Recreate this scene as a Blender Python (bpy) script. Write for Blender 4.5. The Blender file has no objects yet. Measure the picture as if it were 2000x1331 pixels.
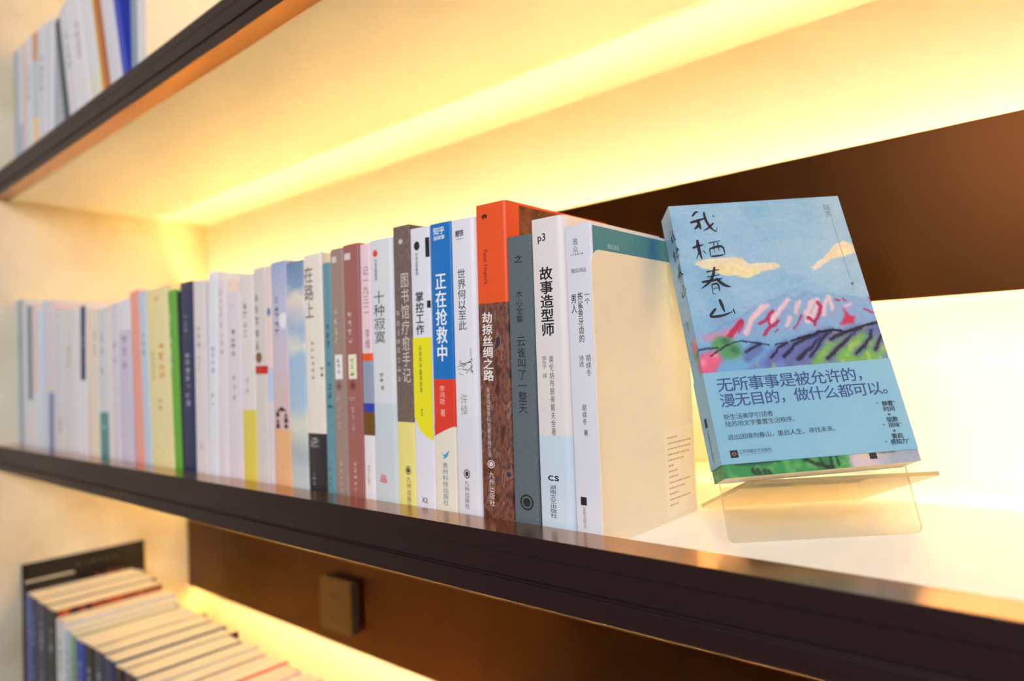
import bpy, bmesh, math, random
import numpy as np
from mathutils import Matrix, Vector

rnd = random.Random(11)
C = bpy.context.scene.collection
sc = bpy.context.scene

# ---------------------------------------------------------------- camera, world, lights, exposure
cam = bpy.data.cameras.new('camera'); camo = bpy.data.objects.new('camera', cam); C.objects.link(camo)
cam.sensor_width = 36.0; cam.lens = 24.17; cam.clip_start = 0.02; cam.clip_end = 50
camo.matrix_world = Matrix(((0.760096167, 0.0520884484, 0.647719546, 0),
                            (0.648609032, -0.000226997, -0.761121720, 0),
                            (-0.039498619, 0.99864245, -0.0339575777, 0),
                            (0, 0, 0, 1)))
cam.dof.use_dof = True; cam.dof.focus_distance = 0.50; cam.dof.aperture_fstop = 3.3
sc.camera = camo
w = bpy.data.worlds.new('world'); sc.world = w; w.use_nodes = True
w.node_tree.nodes['Background'].inputs[0].default_value = (0.92, 0.94, 1.0, 1)
w.node_tree.nodes['Background'].inputs[1].default_value = 0.07
al = bpy.data.lights.new('room_ceiling_light', 'AREA'); al.shape = 'RECTANGLE'; al.size = 2.6; al.size_y = 1.6
al.energy = 90; al.color = (0.97, 0.96, 1.0)
ao = bpy.data.objects.new('room_ceiling_light', al); C.objects.link(ao); ao.location = (0.6, -1.9, 1.25)
ao.rotation_euler = (Vector((-0.5, 0.4, 0.0)) - Vector(ao.location)).to_track_quat('-Z', 'Y').to_euler()
LED_STRENGTH = 250.0
LED_COLOR = (1.0, 0.645, 0.235)
sc.view_settings.view_transform = 'Standard'; sc.view_settings.look = 'None'
sc.view_settings.exposure = 0.0; sc.view_settings.gamma = 1.0; sc.view_settings.use_curve_mapping = False
sc.cycles.sample_clamp_indirect = 0.0; sc.cycles.max_bounces = 12; sc.cycles.diffuse_bounces = 10; sc.cycles.transparent_max_bounces = 16

# ---------------------------------------------------------------- helpers
def lin(c):
    return tuple((v/255/12.92 if v <= 10.3 else ((v/255+0.055)/1.055)**2.4) for v in c)
MATS = {}
def paint(rgb, rough=0.5, metallic=0.0, name=None, noise=0.0, nscale=60, bump=0.0, spec=0.5, gain=1.0, coat=0.0):
    key = (tuple(rgb), rough, metallic, name, noise, nscale, bump, spec, gain, coat)
    if key in MATS: return MATS[key]
    m = bpy.data.materials.new(name or 'paint'); m.use_nodes = True
    nt = m.node_tree; b = nt.nodes['Principled BSDF']
    col = tuple(min(.95, v*gain) for v in lin(rgb)) + (1,)
    b.inputs['Base Color'].default_value = col
    b.inputs['Roughness'].default_value = rough; b.inputs['Metallic'].default_value = metallic
    b.inputs['Specular IOR Level'].default_value = spec
    b.inputs['Coat Weight'].default_value = coat; b.inputs['Coat Roughness'].default_value = 0.15
    if noise or bump:
        tc = nt.nodes.new('ShaderNodeTexCoord'); n = nt.nodes.new('ShaderNodeTexNoise')
        n.inputs['Scale'].default_value = nscale; n.inputs['Detail'].default_value = 6
        nt.links.new(tc.outputs['Object'], n.inputs['Vector'])
        if noise:
            mr = nt.nodes.new('ShaderNodeMapRange'); mr.inputs[3].default_value = 1-noise; mr.inputs[4].default_value = 1+noise
            mx = nt.nodes.new('ShaderNodeVectorMath'); mx.operation = 'SCALE'
            mx.inputs[0].default_value = col[:3]
            nt.links.new(n.outputs['Fac'], mr.inputs[0]); nt.links.new(mr.outputs[0], mx.inputs['Scale'])
            nt.links.new(mx.outputs[0], b.inputs['Base Color'])
        if bump:
            bp = nt.nodes.new('ShaderNodeBump'); bp.inputs['Strength'].default_value = bump; bp.inputs['Distance'].default_value = 0.002
            nt.links.new(n.outputs['Fac'], bp.inputs['Height']); nt.links.new(bp.outputs[0], b.inputs['Normal'])
    MATS[key] = m
    return m

def ramp_mat(name, stops, scale=(1, 1, 1), nscale=30, mix=1.0, grad=None, rough=0.55, detail=5, bump=0.0, rot=0.0):
    """noise (optionally displaced height gradient) through a colour ramp"""
    if name in MATS: return MATS[name]
    m = bpy.data.materials.new(name); m.use_nodes = True; nt = m.node_tree; b = nt.nodes['Principled BSDF']
    b.inputs['Roughness'].default_value = rough
    tc = nt.nodes.new('ShaderNodeTexCoord'); mp = nt.nodes.new('ShaderNodeMapping'); n = nt.nodes.new('ShaderNodeTexNoise')
    mp.inputs['Scale'].default_value = scale; mp.inputs['Rotation'].default_value = (0, rot, 0)
    n.inputs['Scale'].default_value = nscale; n.inputs['Detail'].default_value = detail
    nt.links.new(tc.outputs['Object'], mp.inputs[0]); nt.links.new(mp.outputs[0], n.inputs['Vector'])
    cr = nt.nodes.new('ShaderNodeValToRGB'); el = cr.color_ramp.elements
    while len(el) > 1: el.remove(el[0])
    for i, (p, c) in enumerate(stops):
        e = el[0] if i == 0 else el.new(p)
        e.position = p; e.color = lin(c) + (1,)
    src = n.outputs['Fac']
    if grad:
        sx = nt.nodes.new('ShaderNodeSeparateXYZ'); nt.links.new(tc.outputs['Object'], sx.inputs[0])
        mr = nt.nodes.new('ShaderNodeMapRange'); mr.inputs[1].default_value = grad[0]; mr.inputs[2].default_value = grad[1]
        nt.links.new(sx.outputs['Z'], mr.inputs[0])
        ma = nt.nodes.new('ShaderNodeMath'); ma.operation = 'MULTIPLY_ADD'; ma.inputs[1].default_value = mix; 
        mb = nt.nodes.new('ShaderNodeMath'); mb.operation = 'SUBTRACT'; mb.inputs[1].default_value = 0.5
        nt.links.new(n.outputs['Fac'], mb.inputs[0]); nt.links.new(mb.outputs[0], ma.inputs[0]); nt.links.new(mr.outputs[0], ma.inputs[2])
        src = ma.outputs[0]
    nt.links.new(src, cr.inputs[0]); nt.links.new(cr.outputs[0], b.inputs['Base Color'])
    if bump:
        bp = nt.nodes.new('ShaderNodeBump'); bp.inputs['Strength'].default_value = bump; bp.inputs['Distance'].default_value = 0.001
        nt.links.new(n.outputs['Fac'], bp.inputs['Height']); nt.links.new(bp.outputs[0], b.inputs['Normal'])
    MATS[name] = m
    return m

def special(key):
    if key == 'dusk': return ramp_mat('dusk_print', [(0, (226, 190, 184)), (.35, (214, 196, 206)), (.7, (196, 196, 218)), (1, (160, 176, 212))], nscale=25, mix=.25, grad=(0.08, .25))
    if key == 'clouds': return ramp_mat('cloud_print', [(0, (208, 216, 214)), (.18, (176, 190, 190)), (.3, (226, 224, 206)), (.38, (176, 202, 222)), (.58, (168, 196, 222)), (.64, (228, 226, 210)), (.7, (164, 188, 214)), (.84, (236, 222, 206)), (.88, (140, 166, 196)), (1, (110, 138, 170))], scale=(1, 1, 1.6), nscale=34, mix=.13, grad=(0.0, .245))
    if key == 'taupecloth': return ramp_mat('taupe_cloth', [(0.3, (96, 80, 72)), (.7, (134, 114, 102))], scale=(1, 1, .25), nscale=900, bump=.3, rough=.85)
    if key == 'greycloth': return ramp_mat('grey_green_cloth', [(0.3, (70, 84, 92)), (.7, (112, 124, 128))], nscale=1400, bump=.35, rough=.85)
    if key == 'marble': return ramp_mat('marbled_print', [(0.28, (44, 26, 26)), (.40, (92, 52, 42)), (.48, (136, 84, 64)), (.54, (86, 50, 46)), (.60, (150, 104, 84)), (.66, (66, 40, 42)), (.76, (36, 44, 90))], scale=(1.3, 1, .8), nscale=75, detail=9)
    return None

def new_obj(name, verts, faces, mats, parent=None, mi=None, smooth=None):
    me = bpy.data.meshes.new(name); me.from_pydata(verts, [], faces)
    if not isinstance(mats, (list, tuple)): mats = [mats]
    for m in mats: me.materials.append(m)
    if mi is not None: me.polygons.foreach_set('material_index', mi)
    if smooth:
        me.polygons.foreach_set('use_smooth', [True]*len(me.polygons)); me.set_sharp_from_angle(angle=math.radians(smooth))
    me.update()
    o = bpy.data.objects.new(name, me); C.objects.link(o)
    if parent: o.parent = parent
    return o
def box_data(x0, x1, y0, y1, z0, z1):
    v = [(x, y, z) for z in (z0, z1) for y in (y0, y1) for x in (x0, x1)]
    f = [(0, 2, 3, 1), (4, 5, 7, 6), (0, 1, 5, 4), (2, 6, 7, 3), (0, 4, 6, 2), (1, 3, 7, 5)]
    return v, f
def box(name, x0, x1, y0, y1, z0, z1, mat, parent=None, bevel=0):
    v, f = box_data(x0, x1, y0, y1, z0, z1)
    o = new_obj(name, v, f, mat, parent)
    if bevel:
        md = o.modifiers.new('bevel', 'BEVEL'); md.width = bevel; md.segments = 2; md.limit_method = 'ANGLE'
    return o
def boxes(name, L, mat, parent=None):
    V = []; F = []
    for b in L:
        v, f = box_data(*b); n = len(V); V += v; F += [tuple(i+n for i in q) for q in f]
    return new_obj(name, V, F, mat, parent)
def prism_x(name, prof, x0, x1, mat, parent=None, bevel=0):
    """closed (y, z) outline swept along X"""
    n = len(prof); V = [(x0, y, z) for y, z in prof]+[(x1, y, z) for y, z in prof]
    F = [tuple(range(n)), tuple(range(2*n-1, n-1, -1))] + [((i+1) % n, i, i+n, (i+1) % n+n) for i in range(n)]
    o = new_obj(name, V, F, mat, parent)
    bm = bmesh.new(); bm.from_mesh(o.data); bmesh.ops.recalc_face_normals(bm, faces=bm.faces)
    if bevel:
        bmesh.ops.bevel(bm, geom=[e for e in bm.edges if abs(e.verts[0].co.x-e.verts[1].co.x) > .1], offset=bevel, segments=2, profile=.5, affect='EDGES')
    bm.to_mesh(o.data); bm.free()
    return o
def thing(name, label, cat, loc=(0, 0, 0), rot=(0, 0, 0), group=None):
    o = bpy.data.objects.new(name, None); C.objects.link(o); o.location = loc; o.rotation_euler = rot
    o.empty_display_size = .02
    o['label'] = label; o['category'] = cat
    if group: o['group'] = group
    return o
def struct(o): o['kind'] = 'structure'; return o

# ---------------------------------------------------------------- lettering
GL = {}
def glyph(s, bold=0.0):
    """flat outline of a string set in Blender's own font, in em units"""
    key = (s, bold)
    if key in GL: return GL[key]
    cu = bpy.data.curves.new('t', 'FONT'); cu.body = s; cu.size = 1.0; cu.offset = bold; cu.resolution_u = 2
    ob = bpy.data.objects.new('t', cu); C.objects.link(ob)
    dg = bpy.context.evaluated_depsgraph_get(); dg.update()
    me = bpy.data.meshes.new_from_object(ob.evaluated_get(dg))
    V = [(v.co.x, v.co.y) for v in me.vertices]; F = [tuple(p.vertices) for p in me.polygons]
    bpy.data.objects.remove(ob); bpy.data.curves.remove(cu); bpy.data.meshes.remove(me)
    GL[key] = (V, F)
    return GL[key]
def bars(rng):
    L = []
    ys = sorted(rng.uniform(.05, .85) for _ in range(rng.choice((2, 3, 3, 4))))
    for y in ys: L.append((rng.uniform(.0, .25), y, rng.uniform(.7, .95), y+.10))
    for _ in range(rng.choice((1, 2))):
        x = rng.uniform(.15, .7); L.append((x, rng.uniform(.0, .3), x+.10, rng.uniform(.7, .95)))
    V = []; F = []
    for x0, y0, x1, y1 in L:
        n = len(V); V += [(x0, y0), (x1, y0), (x1, y1), (x0, y1)]; F.append((n, n+1, n+2, n+3))
    return V, F
def disc(cx, cy, rx, ry, n=20, inner=0.0):
    V = []; F = []
    if inner:
        for i in range(n):
            a = 2*math.pi*i/n; V += [(cx+rx*math.cos(a), cy+ry*math.sin(a)), (cx+rx*inner*math.cos(a), cy+ry*inner*math.sin(a))]
        F = [(2*i, (2*i+2) % (2*n), (2*i+3) % (2*n), 2*i+1) for i in range(n)]
    else:
        V = [(cx+rx*math.cos(2*math.pi*i/n), cy+ry*math.sin(2*math.pi*i/n)) for i in range(n)]; F = [tuple(range(n))]
    return V, F
def merge(A, B):
    n = len(A[0]); return A[0]+B[0], A[1]+[tuple(i+n for i in f) for f in B[1]]
def em(s, bold):
    """one CJK character fitted to the unit square"""
    V, F = glyph(s, 0)
    V = [((x-.03)/.94, (y+.09)/.94) for x, y in V]; out = ([], [])
    return V, F
def lettering(txt, x0, x1, zb, zt, opt='', seed=1):
    """2-D outline (x, z) for a piece of print inside the box"""
    rng = random.Random(seed); out = ([], [])
    bold = .020 if 'b' in opt else .010 if 'm' in opt else 0
    W = x1-x0; H = zt-zb
    def put(VF, cx0, cz0, cw, ch):
        nonlocal out
        out = merge(out, ([(cx0+x*cw, cz0+y*ch) for x, y in VF[0]], VF[1]))
    if txt in '●◎◉◗■□▲✔' and len(txt) == 1:
        cx, cz = (x0+x1)/2, (zb+zt)/2
        if txt == '●': out = disc(cx, cz, W/2, H/2)
        elif txt in '◎◉': out = merge(disc(cx, cz, W/2, H/2, 24, .78), disc(cx, cz, W*.28, H*.28))
        elif txt == '◗': out = ([(cx-W/2, cz+H*.1), (cx-W*.1, cz+H/2), (cx+W/2, cz+H*.2), (cx+W*.3, cz-H*.4), (cx, cz), (cx-W*.2, cz-H/2)], [tuple(range(6))])
        elif txt == '✔': out = ([(x0, zt-H*.2), (x0+W*.4, zb+H*.45), (x1, zt), (x0+W*.75, zb+H*.3), (x0+W*.3, zb), (x0+W*.35, zb+H*.3)], [tuple(range(6))])
        elif txt == '▲': out = ([(x0, zb), (x1, zb), (cx, zt)], [(0, 1, 2)])
        else: out = ([(x0, zb), (x1, zb), (x1, zt), (x0, zt)], [(0, 1, 2, 3)])
        return out
    if txt.startswith('~'):
        hor = txt[1] == 'h' or 'h' in opt; n = int(txt.strip('~h'))
        for i in range(n):
            if hor: put(bars(rng), x0+W*i/n, zb, W/n*.85, H)
            else: put(bars(rng), x0, zt-H*(i+1)/n, W, H/n*.82)
        return out
    if 'r' in opt:   # latin set sideways, reading downwards
        V, F = glyph(txt, 0); xs = [v[0] for v in V]; ys = [v[1] for v in V]
        a0, a1, b0, b1 = min(xs), max(xs), min(ys), max(ys)
        return [(x0+(y-b0)/(b1-b0)*W, zt-(x-a0)/(a1-a0)*H) for x, y in V], [tuple(reversed(f)) for f in F]
    if ord(txt[0]) < 128 :
        V, F = glyph(txt, 0); xs = [v[0] for v in V]; ys = [v[1] for v in V]
        a0, a1, b0, b1 = min(xs), max(xs), min(ys), max(ys)
        return [(x0+(x-a0)/(a1-a0)*W, zb+(y-b0)/(b1-b0)*H) for x, y in V], F
    rows = list(txt) if 'v' in opt else (txt.split('\n') if 'h' not in opt else [txt])
    nr = len(rows)
    for i, rw in enumerate(rows):
        nc = len(rw)
        for j, ch in enumerate(rw):
            if ch in ' \u3000': continue
            sub = ch if ch not in '■▲●口' else None
            cx0 = x0+W*j/nc; cz0 = zt-H*(i+1)/nr
            if ch in '■▲●':
                s = lettering(ch, .08, .92, .08, .92); put(s, cx0, cz0, W/nc, H/nr)
            else:
                put(em(ch, bold), cx0, cz0+H/nr*.03, W/nc, H/nr*.94)
    return out
def fatten(V, F, d):
    """heavier print: thin overprints, each a hair in front of the last (plane facing -Y)"""
    if d <= 0: return V, F
    V2 = []; F2 = []
    for k, (dx, dz) in enumerate(((0, 0), (d, 0), (-d, 0), (0, d*.6), (0, -d*.6))):
        n = len(V2); V2 += [(x+dx, y-k*.00001, z+dz) for x, y, z in V]; F2 += [tuple(i+n for i in f) for f in F]
    return V2, F2
def print_on_spine(name, VF, mat, parent, y=-0.00014, fat=0):
    V = [(x, y, z) for x, z in VF[0]]
    if fat > 0:
        V, F = fatten(V, VF[1], fat); return new_obj(name, V, F, mat, parent)
    # faces must look towards -Y
    return new_obj(name, V, [tuple(f) for f in VF[1]], mat, parent)

# ---------------------------------------------------------------- a book standing with its spine to the room
PAPER = paint((238, 230, 212), .8, name='page_paper', noise=.05, nscale=400)
PAPER_EDGE = paint((246, 242, 232), .7, name='cut_paper')
def pages_mat():
    if 'pages' in MATS: return MATS['pages']
    m = bpy.data.materials.new('page_block'); m.use_nodes = True; nt = m.node_tree; b = nt.nodes['Principled BSDF']
    b.inputs['Roughness'].default_value = .85
    tc = nt.nodes.new('ShaderNodeTexCoord'); mp = nt.nodes.new('ShaderNodeMapping'); mp.inputs['Scale'].default_value = (2400, 12, 12)
    n = nt.nodes.new('ShaderNodeTexNoise'); n.inputs['Scale'].default_value = 1; cr = nt.nodes.new('ShaderNodeValToRGB')
    cr.color_ramp.elements[0].position = .3; cr.color_ramp.elements[0].color = lin((226, 206, 164))+(1,)
    cr.color_ramp.elements[1].position = .65; cr.color_ramp.elements[1].color = lin((254, 245, 218))+(1,)
    nt.links.new(tc.outputs['Object'], mp.inputs[0]); nt.links.new(mp.outputs[0], n.inputs[0]); nt.links.new(n.outputs['Fac'], cr.inputs[0])
    nt.links.new(cr.outputs[0], b.inputs['Base Color']); MATS['pages'] = m
    return m
def colmat(c, rough=.42):
    if isinstance(c, str): return special(c)
    return paint(c, rough, name='cover_print', noise=.02, nscale=90, gain=1.08)
def profile(w, d, r, rr, t):
    """outer then inner outline of a wrapped cover: left board, rounded spine, right board"""
    O = [(-w/2, d)]
    for i in range(5):
        a = math.pi/2*i/4; O.append((-w/2+r-r*math.cos(a), r-r*math.sin(a)))
    for i in range(7):
        a = math.pi/2*i/6; O.append((w/2-rr+rr*math.sin(a), rr-rr*math.cos(a)))
    O.append((w/2, d))
    I = [(w/2-t, d), (w/2-t, max(r, rr)), (w/2-max(r, rr)*.8, t*1.3), (-w/2+max(r, rr)*.8, t*1.3), (-w/2+t, max(r, rr)), (-w/2+t, d)]
    return O, I
def make_book(label, group, x, w, h, lean, blocks, texts, y=0.397, z=-0.1276, depth=.142, hard=0, right=None, rr=None, side_rgb=None, seed=1, cat='book', pages=True, rz=0.0, extra_lean_y=0):
    t = .0022 if hard else .0005
    z = z + w/2*abs(math.sin(math.radians(lean)))
    root = thing('book', label, cat, (x, y, z), (0, math.radians(lean), math.radians(rz)), group)
    r = min(.0012, w*.1); rr = min(rr if rr is not None else .0030, w*.3)
    O, I = profile(w, depth, r, rr, t)
    lv = [(b[0], b[1]) for b in blocks] + [(0.0, None)]
    mats = []; V = []; F = []; MI = []
    for _, c in blocks: mats.append(colmat(c))
    mats.append(PAPER_EDGE); edge = len(mats)-1
    nO, nI = len(O), len(I); n = nO+nI
    ring = O+I
    for zz, _ in lv: V += [(px, py, zz) for px, py in ring]
    for k in range(len(lv)-1):
        a, b = k*n, (k+1)*n
        for i in range(n):
            j = (i+1) % n
            F.append((a+i, b+i, b+j, a+j)); MI.append(k if i < nO-1 else edge)
    # rims, triangulated from the ring outline
    for base, flip in ((0, 1), ((len(lv)-1)*n, 0)):
        f = tuple(base+i for i in range(n)); F.append(f if not flip else tuple(reversed(f))); MI.append(edge)
    cov = new_obj('cover', V, F, mats, root, MI, smooth=40)
    if hard: 
        cov.name = 'hard_cover'
    if pages:
        inset = .003 if hard else .0006
        o = box('page_block', -w/2+t+.0001, w/2-t-.0001, max(rr, r)*.9+t, depth-inset*1.5, inset if hard else .0002, h-inset, pages_mat(), root)
    W = w
    for q, (txt, zt, zb, u0, u1, col, opt) in enumerate(texts):
        x0, x1 = -w/2+u0*W, -w/2+u1*W
        if txt.startswith('/'):
            xa, xb = -w/2+r*.3, w/2-rr*.3
            if opt == 'poly':
                if 'yellow' in txt:
                    P = [(xa, zt), (xb, zt), (xb, zb), (xb-(xb-xa)*.3, zb+.002), (xb-(xb-xa)*.7, zb+.008), (xa, zb+.019)]
                else:
                    P = [(xa, zt), (xb, zt), (xa+(xb-xa)*.5, zt-(zt-zb)*.45), (xa, zb)]
                VF = (P, [tuple(reversed(range(len(P))))]); nm = 'colour_patch'; yy = -.00008
            else:
                VF = ([], [])
                rg = random.Random(5)
                for _ in range(26):
                    cx = rg.uniform(x0, x1); cz = zb+(zt-zb)*rg.uniform(.05, .55); L = rg.uniform(.0015, .006); ww = rg.uniform(.0003, .0008); a = rg.uniform(-.5, .5)
                    dx, dz = L*math.cos(a), L*math.sin(a)
                    VF = merge(VF, ([(cx, cz), (min(cx+dx, x1), cz+dz), (min(cx+dx, x1), cz+dz+ww), (cx, cz+ww)], [(0, 1, 2, 3)]))
                VF = merge(VF, ([(x1-.002, zb+.003), (x1-.0016, zb+.003), (x1-.0016, zt), (x1-.002, zt)], [(0, 1, 2, 3)])); nm = 'sketch_print'; yy = -.00014
        else:
            VF = lettering(txt, x0, x1, zb, zt, opt, seed*31+q); nm = 'lettering' if txt[0] not in '●◎◉◗■□▲✔' else 'emblem'; yy = -.00014 if 'p' not in opt else -.0001
        o = print_on_spine(nm, VF, paint(col, .5, name='ink', gain=1.05), root, yy, (x1-x0)/max(1, len(txt) if 'h' in opt else 1)*.020 if ('b' in opt and txt[0] not in '●◎◉◗■□▲✔/~') else 0)
    return root

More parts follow.
